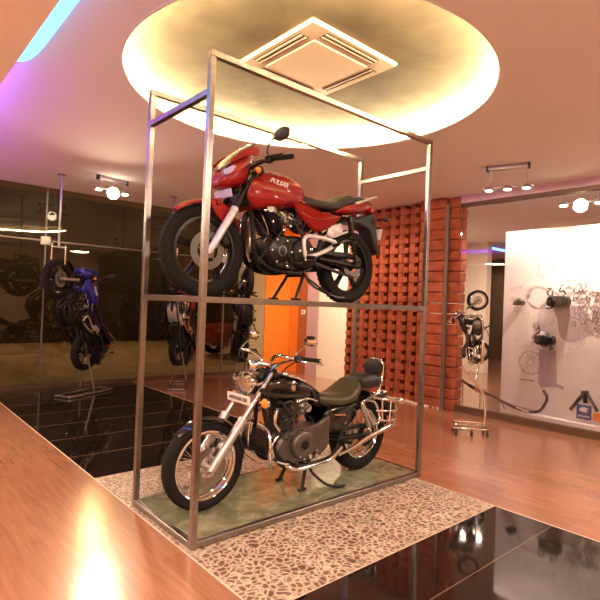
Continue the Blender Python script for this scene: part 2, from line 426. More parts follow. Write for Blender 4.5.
# ------------------------------------------------------------------ sporty commuter bike, front towards local +x, wheels on z = 0
def sport_bike(name, with_stand=True):
    R = .30; fx = 1.345
    root = empty(name)
    axis_top = Vector((.985,0,.90)); axis_low = Vector((1.345,0,.30)); ad = (axis_low-axis_top)
    # wheels
    alloy_wheel('front_wheel', root, fx, R, R, .048, .222, 'black_metal', .062)
    alloy_wheel('rear_wheel', root, 0, R, R, .058, .222, 'black_metal', None)
    sp = MB(); sp.lathe((0,.074,R), (0,1,0), [(-.003,.05),(-.003,.098),(.003,.098),(.003,.05)], 40, closed=True); sp.build('sprocket', 'steel', root)
    # front forks
    for sg in (-1, 1):
        y = sg*.095
        f = MB(); f.tube([axis_top+Vector((0,y,0)), axis_top+ad*.60+Vector((0,y,0))], .020, 12)
        g = f.build('fork_tube', 'black_metal', root)
        l = MB(); l.tube([axis_top+ad*.54+Vector((0,y,0)), axis_top+ad*.58+Vector((0,y,0)), axis_top+ad*.94+Vector((0,y,0)), axis_top+ad*1.02+Vector((.01,y,-.01))], [.022,.026,.024,.018], 12)
        l.lathe(axis_top+ad*.55+Vector((0,y,0)), -ad, [(0,.028),(.03,.028),(.035,.021)], 14)
        l.build('fork_slider', 'silver_paint', g)
    y = MB()
    for t in (.02, .22):
        c = axis_top+ad*t; y.tube([c+Vector((0,-.12,0)), c+Vector((-.035,0,0)), c+Vector((0,.12,0))], .022, 8)
    y.tube([axis_top+ad*0+Vector((-.035,0,0)), axis_top+ad*.24+Vector((-.035,0,0))], .03, 12)
    MB().tube([(fx,-.115,R),(fx,.115,R)], .012, 10).build('axle', 'alloy', root)
    y.build('fork_yoke', 'black_metal', root)
    cal = MB().box((fx-.11,.068,R+.09), (.06,.05,.11), Matrix.Rotation(.5, 3, 'Y'), .012); cal.build('brake_caliper', 'black_metal', root)
    # front mudguard
    ff = fender(fx, R, R+.030, .064, 48, 150, 18); ff.tube([(fx-.05,-.085,R+.30),(fx-.07,-.075,R+.34),(fx-.07,.075,R+.34),(fx-.05,.085,R+.30)], .012, 6)
    ff.prism(cat2([(fx-.14,R+.30),(fx-.02,R+.335),(fx-.02,R+.28),(fx-.10,R+.20),(fx-.15,R+.23)]), .060, .072, .004)
    ff.prism(cat2([(fx-.14,R+.30),(fx-.02,R+.335),(fx-.02,R+.28),(fx-.10,R+.20),(fx-.15,R+.23)]), -.072, -.060, .004)
    ff.build('front_mudguard', 'red_paint', root)
    # headlamp fairing
    h = MB()
    h.loft([(1.04,0,.885,.075,.11,.10,2.6,-.2),(1.09,0,.865,.115,.135,.115,2.8,-.2),(1.15,0,.84,.125,.135,.11,2.8,-.25),(1.21,0,.815,.115,.11,.09,2.6,-.3),(1.255,0,.795,.085,.07,.06,2.4,-.3),(1.275,0,.79,.04,.03,.03,2.2,-.3)], 24)
    fair = h.build('headlamp_fairing', 'red_paint', root)
    hl = MB(); hl.prism([(-.095,.80),(-.03,.755),(.03,.755),(.095,.80),(.085,.85),(.03,.825),(-.03,.825),(-.085,.85)], 1.225, 1.262, .008, ax='x'); hl.build('headlamp', 'lens_clear', fair)
    v = MB(); v.loft([(1.005,0,1.045,.045,.040,.03,2.2,-.5),(1.03,0,1.025,.090,.055,.05,2.4,-.5),(1.09,0,.985,.112,.065,.06,2.4,-.6),(1.16,0,.94,.112,.055,.06,2.4,-.6),(1.22,0,.895,.085,.035,.05,2.4,-.6),(1.25,0,.865,.045,.012,.02,2.2,-.6)], 22)
    vis = v.build('visor', 'smoke_visor', fair)
    for sg in (-1, 1):
        st = MB(); st.prism(cat2([(1.01,.975),(1.10,.955),(1.22,.885),(1.235,.895),(1.12,.995),(1.02,1.03)]), sg*.112, sg*.120, .003); st.build('cowl_stripe', 'red_paint', fair)
    MB().prism(cat2([(1.20,.875),(1.27,.825),(1.255,.80),(1.19,.845)]), .098, .112, .003).build('position_lamp', 'number_lilac', fair)
    npb = MB().box((1.205,.0,.695), (.012,.20,.055), Matrix.Rotation(.25, 3, 'Y'), .004); npb.build('number_plate', 'number_lilac', fair)
    MB().tube([(1.195,.0,.71),(1.10,0,.78)], .012, 6).build('plate_bracket', 'black_metal', fair)
    MB().box((1.10,0,.735), (.10,.14,.03), Matrix.Rotation(.2, 3, 'Y'), .01).build('fairing_chin', 'black_plastic', fair)
    for sg in (-1, 1): indicator(root, (1.045,sg*.10,.845), (.0,sg*.085,.01), .026)
    # handlebar
    hb = MB(); hb.tube(cat([(.90,-.38,1.015),(.93,-.24,1.02),(.985,-.12,.985),(1.0,-.06,.945)], 4), .0115, 10); hb.tube(cat([(.90,.38,1.015),(.93,.24,1.02),(.985,.12,.985),(1.0,.06,.945)], 4), .0115, 10)
    hb.tube([(1.0,-.07,.945),(1.0,.07,.945)], .014, 8)
    hbo = hb.build('handlebar', 'black_metal', root)
    for sg in (-1, 1):
        g = MB(); d0 = Vector((.928,sg*.25,1.02)); d1 = Vector((.895,sg*.385,1.014))
        g.tube([d0, d0.lerp(d1, .02), d1, d1+(d1-d0).normalized()*.004], [.021,.0165,.0165,.012], 12); g.tube([d1, d1+(d1-d0).normalized()*.022], .017, 12); g.build('grip', 'rubber', hbo)
        c = MB(); c.box(d0+Vector((.005,-sg*.035,0)), (.05,.06,.05), None, .012); c.build('switchgear', 'black_plastic', hbo)
        l = MB(); l.tube(cat([d0+Vector((.02,-sg*.03,.0)), d0+Vector((.06,sg*.0,-.002)), d0+Vector((.055,sg*.08,-.008)), d0+Vector((.045,sg*.15,-.01))]), [.008]*15+[.010], 6); l.build('lever', 'black_metal', hbo)
        mirror(hbo, d0+Vector((.01,-sg*.03,.01)), d0+Vector((.03,-sg*.03,.06)), d0+Vector((.02,sg*.01,.12)), (.93, sg*.335, 1.165), .074, .042) if sg > 0 else None
    MB().loft([(.985,0,.985,.05,.03,.03,3),(1.0,0,.985,.075,.04,.04,3),(1.04,0,.975,.075,.04,.05,3),(1.05,0,.97,.06,.03,.03,3)], 18).build('instrument_cluster', 'black_plastic', root)
    cb = MB()
    for pth in ([(.95,.14,1.0),(1.06,.12,.93),(1.02,.08,.80),(.93,.06,.72)], [(.95,-.14,1.0),(1.07,-.10,.92),(1.03,-.07,.78),(.92,-.05,.70)], [(1.0,.1,.99),(1.09,.1,.86),(1.11,.09,.70),(fx-.1,.09,R+.12)], [(.95,.12,.99),(1.03,.05,.88),(.99,.03,.7),(.85,.12,.48)]):
        cb.tube(cat(pth), .0045, 5)
    cb.build('control_cables', 'black_plastic', root)
    # tank
    t = MB()
    t.loft([(1.005,0,.745,.060,.035,.045,2.3,-.1),(.985,0,.75,.115,.070,.095,2.6,-.1),(.93,0,.76,.145,.115,.14,3.0,-.05),(.84,0,.775,.162,.122,.14,3.0),(.74,0,.785,.168,.115,.13,3.0),(.64,0,.785,.158,.106,.12,3.0),(.56,0,.775,.130,.10,.09,2.9),(.50,0,.76,.098,.085,.06,2.7),(.475,0,.75,.06,.05,.03,2.4)], 28)
    # tank shrouds that wrap forward
    for sg in (-1, 1):
        o_ = [(1.03,.735),(1.045,.685),(1.0,.625),(.94,.615),(.84,.645),(.72,.675),(.64,.70),(.66,.76),(.80,.80),(.95,.81),(1.0,.795)]
        t.prism(cat2(o_, 3), sg*.115, sg*.168, .022, smooth=True)
    tk = t.build('fuel_tank', 'red_paint', root)
    MB().lathe((.80,0,.885), (0,0,1), [(0,.045),(.012,.045),(.018,.036),(.018,.001)], 24).build('filler_cap', 'chrome', tk)
    MB().loft([(1.045,0,.70,.05,.04,.05,2.4),(1.04,0,.70,.09,.05,.06,2.4),(.98,0,.70,.10,.06,.07,2.4),(.93,0,.70,.10,.03,.03,2.4)], 16).build('tank_front_panel', 'black_plastic', tk)
    M = Matrix(((-1,0,0,.80),(0,0,1,.1695),(0,1,0,.808),(0,0,0,1))) @ Matrix.Rotation(-.10, 4, 'Z')
    text('tank_lettering', 'PULSAR', .046, 'letter_white', tk, M, .0025, .35)
    bd = MB(); bd.prism(cat2([(.835,.862),(.81,.885),(.785,.862),(.795,.873),(.81,.868),(.822,.873)], 3), .145, .165, .002); bd.build('tank_badge', 'chrome', tk)
    # side panels
    for sg in (-1, 1):
        p_ = MB(); o_ = [(.66,.74),(.585,.68),(.50,.60),(.40,.545),(.33,.54),(.22,.59),(.12,.665),(.10,.70),(.22,.715),(.36,.705),(.46,.73),(.56,.76)]
        p_.prism(cat2(o_, 3), sg*.085, sg*.138, .020, smooth=True); s_ = p_.build('side_panel', 'red_paint', root)
        g_ = MB(); g_.tube(cat([(.54,sg*.135,.655),(.42,sg*.141,.625),(.30,sg*.141,.635),(.17,sg*.135,.675)]), .005, 6); g_.build('panel_crease', 'dark_red_paint', s_)
    # seat
    s_ = MB(); s_.loft([(.52,0,.765,.06,.03,.06,2.5),(.49,0,.76,.095,.035,.07,2.8),(.40,0,.745,.125,.035,.06,3),(.28,0,.745,.135,.035,.05,3),(.18,0,.76,.13,.035,.06,3),(.11,0,.80,.125,.045,.085,3),(.03,0,.83,.12,.048,.08,3),(-.10,0,.845,.11,.045,.065,3),(-.20,0,.855,.09,.036,.05,2.8),(-.265,0,.868,.06,.024,.03,2.6),(-.285,0,.87,.03,.012,.015,2.4)], 24)
    s_.build('seat', 'seat_vinyl', root)
    # tail
    t = MB()
    t.loft([(.17,0,.715,.115,.02,.025,2.6),(.08,0,.74,.130,.045,.040,2.8),(-.06,0,.775,.128,.055,.055,2.8),(-.18,0,.805,.108,.055,.055,2.8),(-.27,0,.83,.08,.045,.045,2.6),(-.315,0,.845,.05,.025,.025,2.4)], 24)
    tl = t.build('tail_cowl', 'red_paint', root)
    MB().loft([(-.28,0,.80,.075,.025,.025,2.8),(-.325,0,.80,.07,.03,.03,2.8),(-.34,0,.80,.05,.02,.02,2.6)], 18).build('tail_lamp', 'lens_red', tl)
    g = MB()
    for sg in (-1, 1): g.tube(cat([(-.02,sg*.135,.80),(-.16,sg*.15,.855),(-.28,sg*.13,.895),(-.32,sg*.07,.905)]), .011, 8)
    g.tube([(-.32,-.07,.905),(-.32,.07,.905)], .011, 8); gr = g.build('grab_rail', 'alloy', tl)
    mg = MB(); mg.prism([(.02,.70),(-.10,.70),(-.24,.74),(-.33,.77),(-.345,.73),(-.40,.50),(-.44,.44),(-.40,.43),(-.35,.48),(-.28,.62),(-.16,.66),(.0,.655)], -.075, .075, .012)
    md = mg.build('rear_mudguard', 'black_plastic', root)
    MB().box((-.395,0,.60), (.012,.20,.10), Matrix.Rotation(-.22, 3, 'Y'), .004).build('number_plate', 'white_plate', md)
    for sg in (-1, 1): indicator(root, (-.30,sg*.07,.72), (-.01,sg*.09,0), .024, fwd=-1)
    # frame
    f = MB()
    f.tube([(.95,0,.82),(.93,0,.72)], .032, 10)
    for sg in (-1, 1):
        f.tube(cat([(.93,sg*.02,.77),(.70,sg*.06,.70),(.45,sg*.09,.66),(.2,sg*.09,.70),(-.15,sg*.08,.77)]), .017, 8)
        f.tube(cat([(.40,sg*.09,.66),(.33,sg*.10,.50),(.36,sg*.10,.36),(.40,sg*.09,.28)]), .020, 8)
        f.tube([(.33,sg*.10,.50),(.0,sg*.10,.70)], .013, 8)
    f.tube(cat([(.94,0,.73),(.90,0,.55),(.88,0,.40),(.82,0,.24),(.70,0,.205)]), .020, 8)
    for sg in (-1, 1): f.tube(cat([(.86,sg*.03,.30),(.80,sg*.10,.215),(.60,sg*.11,.20),(.42,sg*.10,.24)]), .014, 8)
    f.build('frame', 'black_metal', root)
    # engine
    e = MB()
    e.prism(cat2([(.80,.26),(.84,.33),(.80,.42),(.70,.455),(.56,.47),(.43,.44),(.38,.35),(.42,.25),(.55,.215),(.70,.215)], 3), -.125, .125, .02)
    en = e.build('engine', 'black_engine', root)
    c = MB()
    for k in range(9):
        z0 = .455+k*.020; ofs = (z0-.45)*.42
        c.box((.715+ofs,0,z0), (.16,.19,.009), Matrix.Rotation(-.38, 3, 'Y'), .003)
    c.box((.745,0,.55), (.11,.13,.20), Matrix.Rotation(.38, 3, 'Y'), .01)
    c.build('cylinder_fins', 'black_engine', en)
    hd = MB(); hd.box((.805,0,.655), (.15,.17,.065), Matrix.Rotation(-.38, 3, 'Y'), .018); hd.cyl((.81,-.10,.645), (.81,.10,.645), .032, 16); hd.build('cylinder_head', 'alloy', en)
    cc = MB(); cc.lathe((.735,.12,.345), (0,1,0), [(0,.105),(.018,.103),(.028,.085),(.032,.05),(.036,.045),(.036,.001)], 32); cc.build('generator_cover', 'black_metal', en)
    MB().lathe((.735,.150,.345), (0,1,0), [(0,.040),(.008,.038),(.010,.028),(.004,.024),(.004,.001)], 28).build('cover_cap', 'dark_steel', en)
    for k in range(6): a = k*PI/3; MB().lathe((.735+cos(a)*.088,.142,.345+sin(a)*.088), (0,1,0), [(0,.007),(.012,.007),(.012,.001)], 8).build('bolt', 'alloy', en)
    cc = MB(); cc.prism(cat2([(.60,.26),(.61,.42),(.52,.43),(.43,.40),(.40,.31),(.46,.24)], 3), .12, .152, .012, smooth=True); cc.build('sprocket_cover', 'black_engine', en)
    cc = MB(); cc.lathe((.70,-.12,.345), (0,-1,0), [(0,.12),(.02,.118),(.035,.09),(.04,.001)], 30); cc.build('clutch_cover', 'black_metal', en)
    cb = MB(); cb.cyl((.66,.0,.62), (.56,.0,.64), .035, 14); cb.box((.61,.0,.60), (.07,.09,.09), None, .015); cb.cyl((.60,.05,.61), (.60,.075,.61), .026, 12); cb.build('carburettor', 'alloy', en)
    ab = MB(); ab.box((.45,.0,.60), (.17,.16,.15), None, .03); ab.build('air_box', 'black_plastic', en)
    bt = MB()
    for q in ((.52,.155,.30),(.47,.155,.38),(.58,.155,.36),(.86,.10,.62),(.70,.12,.50),(.64,.11,.535),(.87,.06,.70),(.55,.11,.56),(.79,.10,.55),(.50,.10,.66),(.66,.12,.245)): bt.lathe(q, (0,1,0), [(-.01,.012),(.008,.012),(.010,.008),(.010,.001)], 8)
    bt.tube(cat([(.90,.05,.66),(.87,.10,.56),(.84,.12,.46),(.86,.10,.40)]), .004, 5); bt.tube(cat([(.55,.10,.58),(.66,.12,.585),(.74,.12,.62)]), .006, 5)
    bt.build('engine_fittings', 'chrome', en)
    rr_ = random.Random(21)
    for k in range(16):
        q = Vector((rr_.uniform(.48,.88), rr_.uniform(.09,.14), rr_.uniform(.24,.68))); MB().tube(cat([q, q+Vector((rr_.uniform(-.08,.08), .02, rr_.uniform(-.08,.08))), q+Vector((rr_.uniform(-.14,.14), .0, rr_.uniform(-.10,.10)))]), rr_.choice([.004,.006,.009]), 6).build('hose', 'black_plastic', en)
    # belly pipe and exhaust on the right
    x = MB(); x.tube(cat([(.86,-.04,.63),(.935,-.05,.58),(.93,-.08,.42),(.86,-.13,.27),(.70,-.15,.215),(.45,-.155,.235),(.25,-.155,.27)], 5), .021, 10); ex = x.build('exhaust_pipe', 'black_metal', root)
    x = MB(); x.tube([(.27,-.155,.265),(.20,-.16,.28),(.14,-.165,.295),(-.22,-.175,.40),(-.25,-.175,.41)], [.024,.04,.048,.048,.030], 16); x.build('muffler', 'black_metal', ex)
    x = MB(); x.prism(cat2([(.20,.32),(.12,.37),(-.18,.45),(-.20,.41),(.10,.31)], 3), -.226, -.212, .004); x.build('heat_shield', 'chrome', ex)
    # swingarm, chain, shocks
    s_ = MB()
    for sg in (-1, 1): s_.tube([(.40,sg*.09,.33),(.2,sg*.10,.315),(-.05,sg*.10,.30)], [.022,.02,.022], 8)
    s_.tube([(.36,-.1,.33),(.36,.1,.33)], .022, 8); s_.tube([(0,-.12,R),(0,.12,R)], .011, 8)
    s_.build('swingarm', 'black_metal', root)
    c = MB(); c.prism(cat2([(.48,.41),(.30,.40),(.05,.405),(-.06,.385),(-.10,.33),(-.05,.345),(.05,.365),(.30,.365),(.46,.37)], 3), .068, .094, .006); c.prism(cat2([(.44,.285),(.2,.235),(.0,.205),(.0,.225),(.2,.26),(.44,.31)], 3), .070, .090, .004); c.build('chain_guard', 'black_plastic', root)
    for sg in (-1, 1):
        a, b_ = Vector((.02,sg*.13,.33)), Vector((.10,sg*.125,.665)); u_ = (b_-a)
        q = MB(); q.cyl(a+u_*.05, a+u_*.5, .014, 10); q.cyl(a+u_*.7, a+u_*.95, .022, 12); q.tube([a+Vector((0,-.015,0)), a+Vector((0,.015,0))], .018, 8); q.tube([b_+Vector((0,-.015,0)), b_+Vector((0,.015,0))], .016, 8)
        so = q.build('shock_absorber', 'black_metal', root)
        q = MB(); q.tube([a+u_*(.12+.62*i/90)+Vector((cos(i*.62)*.024, sin(i*.62)*.024, 0)) for i in range(91)], .0045, 5); q.build('shock_spring', 'black_gloss', so)
    # footpeg brackets
    for sg in (-1, 1):
        q = MB(); ring = cat([(.40,sg*.15,.475),(.26,sg*.15,.49),(.10,sg*.152,.475),(.12,sg*.152,.435),(.24,sg*.15,.375),(.37,sg*.15,.335),(.40,sg*.15,.36)], 4, True)
        q.tube(ring, .017, 8, closed=True); q.tube([(.39,sg*.15,.38),(.39,sg*.11,.34)], .016, 8)
        bk = q.build('footpeg_bracket', 'silver_paint', root)
        for p0, p1 in (((.38,sg*.15,.335),(.38,sg*.235,.325)), ((.12,sg*.155,.44),(.12,sg*.22,.45))): MB().tube([p0, p1], .014, 8).build('footpeg', 'rubber', bk)
    q = MB(); q.box((.16,.145,.56), (.12,.02,.09), Matrix.Rotation(.3, 3, 'Y'), .008); q.box((.23,.15,.53), (.07,.02,.07), Matrix.Rotation(-.3, 3, 'Y'), .008); q.tube([(.05,.15,.56),(.20,.15,.50)], .008, 6); q.build('bracket_plate', 'silver_paint', root)
    q = MB(); q.tube(cat([(.40,.16,.31),(.52,.165,.27),(.62,.17,.275),(.64,.19,.285)]), .007, 6); q.tube([(.64,.165,.285),(.64,.215,.285)], .010, 8); q.build('gear_lever', 'black_metal', root)
    # centre stand
    q = MB()
    for sg in (-1, 1):
        q.tube(cat([(.42,sg*.085,.24),(.46,sg*.10,.16),(.545,sg*.13,.012)]), .012, 8); q.tube([(.50,sg*.13,.010),(.58,sg*.13,.010)], .011, 6)
    q.tube([(.44,-.10,.19),(.44,.10,.19)], .011, 6); q.tube(cat([(.44,.10,.19),(.36,.16,.12),(.28,.19,.07),(.24,.20,.065)]), .008, 6)
    q.build('centre_stand', 'black_metal', root)
    q = MB(); q.tube(cat([(.47,.12,.22),(.40,.15,.12),(.20,.18,.045),(.10,.19,.04)]), .010, 6); q.build('side_stand', 'black_metal', root)
    shift(root, dict(fuel_tank=(.065,0), side_panel=(.085,-.01), seat=(.06,0), tail_cowl=(.075,0), grab_rail=(.05,0), frame=(.06,0), engine=(.065,0), exhaust_pipe=(.05,0),
        footpeg_bracket=(.19,-.01), bracket_plate=(.10,0), gear_lever=(.12,0), centre_stand=(.10,0), side_stand=(.10,0), handlebar=(.06,-.085), instrument_cluster=(.05,-.04), rear_mudguard=(.075,0), control_cables=(.04,-.05)))
    return root

# ------------------------------------------------------------------ cruiser, front towards local +x
def cruiser_bike(name):
    root = empty(name); FR, RR_, fx = .292, .305, 1.475
    top = Vector((.985,0,.93)); low = Vector((1.475,0,.292)); ad = low-top
    wire_wheel('front_wheel', root, fx, FR, FR, .046, .222, .066)
    wire_wheel('rear_wheel', root, 0, RR_, RR_, .065, .205, None)
    for sg in (-1, 1):
        y = Vector((0,sg*.105,0)); f = MB(); f.tube([top+y, top+ad*.58+y], .0185, 12); g = f.build('fork_tube', 'chrome', root)
        l = MB(); l.tube([top+ad*.56+y, top+ad*.60+y, top+ad*.93+y, top+ad*1.03+y], [.025,.030,.027,.021], 12); l.lathe(top+ad*.575+y, -ad, [(0,.031),(.025,.031),(.03,.02)], 14); l.build('fork_slider', 'alloy', g)
    y = MB()
    for t in (.07, .27):
        c = top+ad*t; y.tube([c+Vector((0,-.125,0)), c+Vector((-.04,0,-.02)), c+Vector((0,.125,0))], .022, 8)
    y.tube([top+ad*.03+Vector((-.04,0,-.02)), top+ad*.3+Vector((-.04,0,-.02))], .03, 12); MB().tube([(fx,-.125,FR),(fx,.125,FR)], .012, 10).build('axle', 'chrome', root)
    y.build('fork_yoke', 'black_metal', root)
    MB().box((fx-.10,.075,FR+.10), (.06,.05,.11), Matrix.Rotation(.6, 3, 'Y'), .012).build('brake_caliper', 'alloy', root)
    fender(fx, FR, FR+.016, .058, 46, 180, 22, droop=.45).build('front_fender', 'black_gloss', root)
    rfn = fender(-.01, RR_, RR_+.045, .085, 5, 176, 24, droop=.5); rf = rfn.build('rear_fender', 'black_gloss', root)
    # headlamp
    q = MB(); hc = Vector((1.165,0,.80))
    q.lathe(hc, (1,0,-.12), [(-.10,.02),(-.085,.05),(-.05,.076),(.0,.086),(.02,.090),(.028,.084)], 32); q.tube([(hc.x-.03,-.10,hc.z),(hc.x-.03,.10,hc.z)], .012, 8)
    for sg in (-1, 1): q.tube([(hc.x-.03,sg*.095,hc.z),(1.07,sg*.105,.82)], .009, 6)
    hl = q.build('headlamp', 'chrome', root)
    MB().lathe(hc, (1,0,-.12), [(.024,.084),(.034,.06),(.038,.03),(.039,.001)], 28).build('headlamp_lens', 'lens_clear', hl)
    vz = MB(); vz.lathe(hc, (1,0,-.12), [(.015,.092),(.055,.092)], 20, start=-PI*.45, sweep=PI*.9); vz.build('headlamp_hood', 'chrome', hl)
    MB().loft([(1.075,0,.93,.03,.02,.03,2.4),(1.085,0,.935,.05,.03,.05,2.6),(1.12,0,.925,.05,.03,.05,2.6),(1.14,0,.92,.03,.02,.03,2.4)], 18).build('instrument_pod', 'chrome', root)
    # small plate across the forks
    pl = MB().box((1.225,0,.700), (.010,.27,.062), Matrix.Rotation(.12, 3, 'Y'), .004).build('name_plate', 'white_plate', root)
    R3 = Matrix(((0,0,1,1.2318),(1,0,0,0),(0,1,0,.7005),(0,0,0,1)))
    text('plate_lettering', 'AVENGER 220', .034, 'letter_dark', pl, R3, .0012)
    MB().tube([(1.22,0,.70),(1.12,0,.74)], .010, 6).build('plate_bracket', 'black_metal', pl)
    for sg in (-1, 1): indicator(root, (1.13,sg*.115,.685), (.0,sg*.07,0), .036, m='chrome')
    # handlebar : tall swept-back
    hb = MB()
    for sg in (-1, 1): hb.tube(cat([(1.0,sg*.05,.92),(1.0,sg*.07,.965),(1.03,sg*.17,1.005),(1.03,sg*.26,1.0),(.93,sg*.33,.985),(.83,sg*.36,.975)], 5), .0125, 10)
    hb.tube([(1.0,-.055,.92),(1.0,.055,.92)], .016, 8); hbo = hb.build('handlebar', 'chrome', root)
    for sg in (-1, 1):
        d0 = Vector((.945,sg*.322,.988)); d1 = Vector((.825,sg*.362,.975)); g = MB(); g.tube([d0, d0.lerp(d1,.03), d1], [.022,.018,.018], 12); g.build('grip', 'rubber', hbo)
        MB().tube([d1, d1+(d1-d0)*.12], .019, 12).build('bar_end', 'chrome', hbo)
        c = MB(); c.box(d0+Vector((.03,0,.005)), (.06,.045,.05), None, .012); c.build('switchgear', 'black_plastic', hbo)
        l = MB(); l.tube(cat([d0+Vector((.05,sg*.01,0)), d0+Vector((.03,sg*.06,-.01)), d0+Vector((-.05,sg*.075,-.02)), d0+Vector((-.12,sg*.08,-.035))]), [.007]*15+[.009], 6); l.build('lever', 'chrome', hbo)
        mirror(hbo, d0+Vector((.04,0,.02)), d0+Vector((.04,-sg*.01,.04)), d0+Vector((-.01,sg*.0,.08)), (.875, sg*.33, 1.11), .060, .036, 'chrome')
    cb = MB()
    for pth in ([(.97,.30,.99),(1.05,.22,.96),(1.05,.12,.92),(1.02,.06,.78)], [(.97,-.30,.99),(1.05,-.22,.96),(1.06,-.1,.9),(1.0,-.06,.75)], [(.98,.30,.99),(1.07,.2,.93),(1.10,.11,.80),(1.2,.11,.62),(fx-.1,.10,FR+.15)], [(.97,.31,.98),(1.0,.2,.90),(.93,.08,.78),(.80,.10,.55)]): cb.tube(cat(pth), .0048, 5)
    cb.build('control_cables', 'black_plastic', root)
    # teardrop tank
    t = MB(); t.loft([(1.02,0,.775,.045,.03,.04,2.2,-.1),(1.0,0,.775,.085,.055,.075,2.4,-.1),(.94,0,.775,.125,.08,.105,2.5,-.05),(.84,0,.765,.150,.092,.115,2.6),(.72,0,.745,.152,.09,.105,2.6),(.60,0,.715,.130,.075,.09,2.5),(.50,0,.68,.098,.055,.07,2.4),(.43,0,.655,.065,.035,.045,2.3),(.40,0,.645,.035,.02,.02,2.2)], 28)
    tk = t.build('fuel_tank', 'black_gloss', root)
    q = MB(); q.lathe((.78,0,.842), (-.12,0,1), [(-.01,.055),(.008,.055),(.018,.048),(.018,.001)], 28); q.loft([(.92,0,.845,.02,.008,.01,3),(.90,0,.85,.04,.012,.02,3),(.66,0,.815,.038,.012,.02,3),(.56,0,.775,.02,.008,.01,3)], 14); q.build('tank_console', 'chrome', tk)
    q = MB(); q.prism(cat2([(.82,.785),(.79,.815),(.76,.785),(.775,.795),(.79,.79),(.805,.795)], 3), .140, .158, .002); q.lathe((.79,.145,.765), (0,1,0), [(0,.022),(.008,.022),(.010,.016),(.010,.001)], 16); q.build('tank_badge', 'chrome', tk)
    # seats
    s_ = MB(); s_.loft([(.47,0,.635,.05,.035,.03,2.4),(.44,0,.635,.085,.045,.045,2.6),(.36,0,.625,.125,.045,.05,2.8),(.26,0,.615,.150,.045,.05,2.8),(.17,0,.63,.160,.05,.05,2.8),(.10,0,.66,.155,.07,.06,2.8),(.05,0,.695,.135,.075,.07,2.7),(.02,0,.71,.09,.055,.06,2.5),(.01,0,.70,.04,.03,.03,2.4)], 24)
    s_.build('rider_seat', 'tan_seat', root)
    s_ = MB(); s_.loft([(.01,0,.705,.05,.04,.04,2.4),(-.01,0,.71,.10,.06,.055,2.8),(-.08,0,.715,.125,.065,.06,3),(-.16,0,.715,.125,.065,.06,3),(-.23,0,.71,.11,.055,.05,2.8),(-.255,0,.71,.07,.03,.03,2.4)], 22); s_.build('pillion_seat', 'seat_vinyl', root)
    # backrest
    q = MB(); q.tube(cat([(-.05,.125,.65),(-.18,.12,.68),(-.265,.095,.78),(-.29,.085,.90),(-.285,.05,.955),(-.285,-.05,.955),(-.29,-.085,.90),(-.265,-.095,.78),(-.18,-.12,.68),(-.05,-.125,.65)], 5), .0095, 8)
    br = q.build('backrest', 'chrome', root)
    q = MB(); q.loft([(-.24,0,.885,.05,.045,.05,2.6),(-.25,0,.885,.095,.065,.07,2.8),(-.275,0,.885,.10,.068,.072,2.8),(-.29,0,.885,.07,.05,.055,2.6)], 22); q.build('backrest_pad', 'seat_vinyl', br)
    # luggage / saddle guard on the left
    g = MB()
    for sg in (-1, 1):
        g.tube(cat([(.08,sg*.16,.60),(.05,sg*.20,.50),(-.02,sg*.215,.42),(-.08,sg*.21,.45),(-.06,sg*.17,.58)], 4, True), .010, 8, closed=True)
        g.tube(cat([(-.04,sg*.17,.62),(-.16,sg*.22,.60),(-.28,sg*.21,.58),(-.38,sg*.15,.56)]), .009, 8)
        g.tube(cat([(-.04,sg*.20,.52),(-.16,sg*.235,.51),(-.28,sg*.22,.50),(-.36,sg*.15,.53)]), .009, 8)
        g.tube(cat([(-.05,sg*.21,.45),(-.16,sg*.235,.43),(-.27,sg*.22,.43),(-.34,sg*.15,.48)]), .009, 8)
        g.tube([(-.20,sg*.225,.60),(-.18,sg*.235,.43)], .008, 6); g.tube([(-.10,sg*.215,.60),(-.10,sg*.225,.43)], .008, 6)
    g.tube([(-.38,-.15,.56),(-.38,.15,.56)], .009, 8); g.build('saddle_guard', 'chrome', root)
    tl = MB(); tl.lathe((-.33,0,.60), (-1,0,.1), [(-.03,.02),(-.01,.05),(.02,.055),(.03,.05)], 20); tlo = tl.build('tail_lamp', 'chrome', root)
    MB().lathe((-.33,0,.60), (-1,0,.1), [(.03,.05),(.045,.035),(.05,.001)], 20).build('tail_lens', 'lens_red', tlo)
    MB().box((-.375,0,.49), (.010,.20,.12), Matrix.Rotation(-.25, 3, 'Y'), .004).build('number_plate', 'black_plastic', tlo)
    for sg in (-1, 1): indicator(root, (-.34,sg*.06,.56), (-.02,sg*.10,0), .030, m='chrome', fwd=-1)
    # frame
    f = MB(); f.tube([(.96,0,.86),(1.01,0,.74)], .034, 12)
    f.tube(cat([(.98,0,.80),(.75,0,.70),(.45,0,.60),(.30,0,.56)]), .020, 8)
    for sg in (-1, 1):
        f.tube(cat([(.99,sg*.02,.76),(.97,sg*.06,.55),(.93,sg*.11,.34),(.86,sg*.125,.22),(.70,sg*.13,.185),(.42,sg*.13,.19),(.30,sg*.12,.26),(.25,sg*.11,.40),(.28,sg*.09,.56)], 5), .017, 8)
        f.tube(cat([(.45,sg*.08,.60),(.2,sg*.11,.56),(-.10,sg*.12,.60),(-.30,sg*.10,.62)]), .015, 8)
    f.build('frame', 'black_metal', root)
    for sg in (-1, 1):
        q = MB(); q.prism(cat2([(.40,.56),(.42,.48),(.36,.40),(.24,.385),(.12,.43),(.06,.51),(.12,.575),(.28,.58)], 3), sg*.085, sg*.135, .018, smooth=True); sp = q.build('side_panel', 'black_gloss', root)
        q = MB(); q.box((.27,sg*.138,.515), (.12,.004,.014), Matrix.Rotation(-.1, 3, 'Y')); q.build('side_badge', 'chrome', sp)
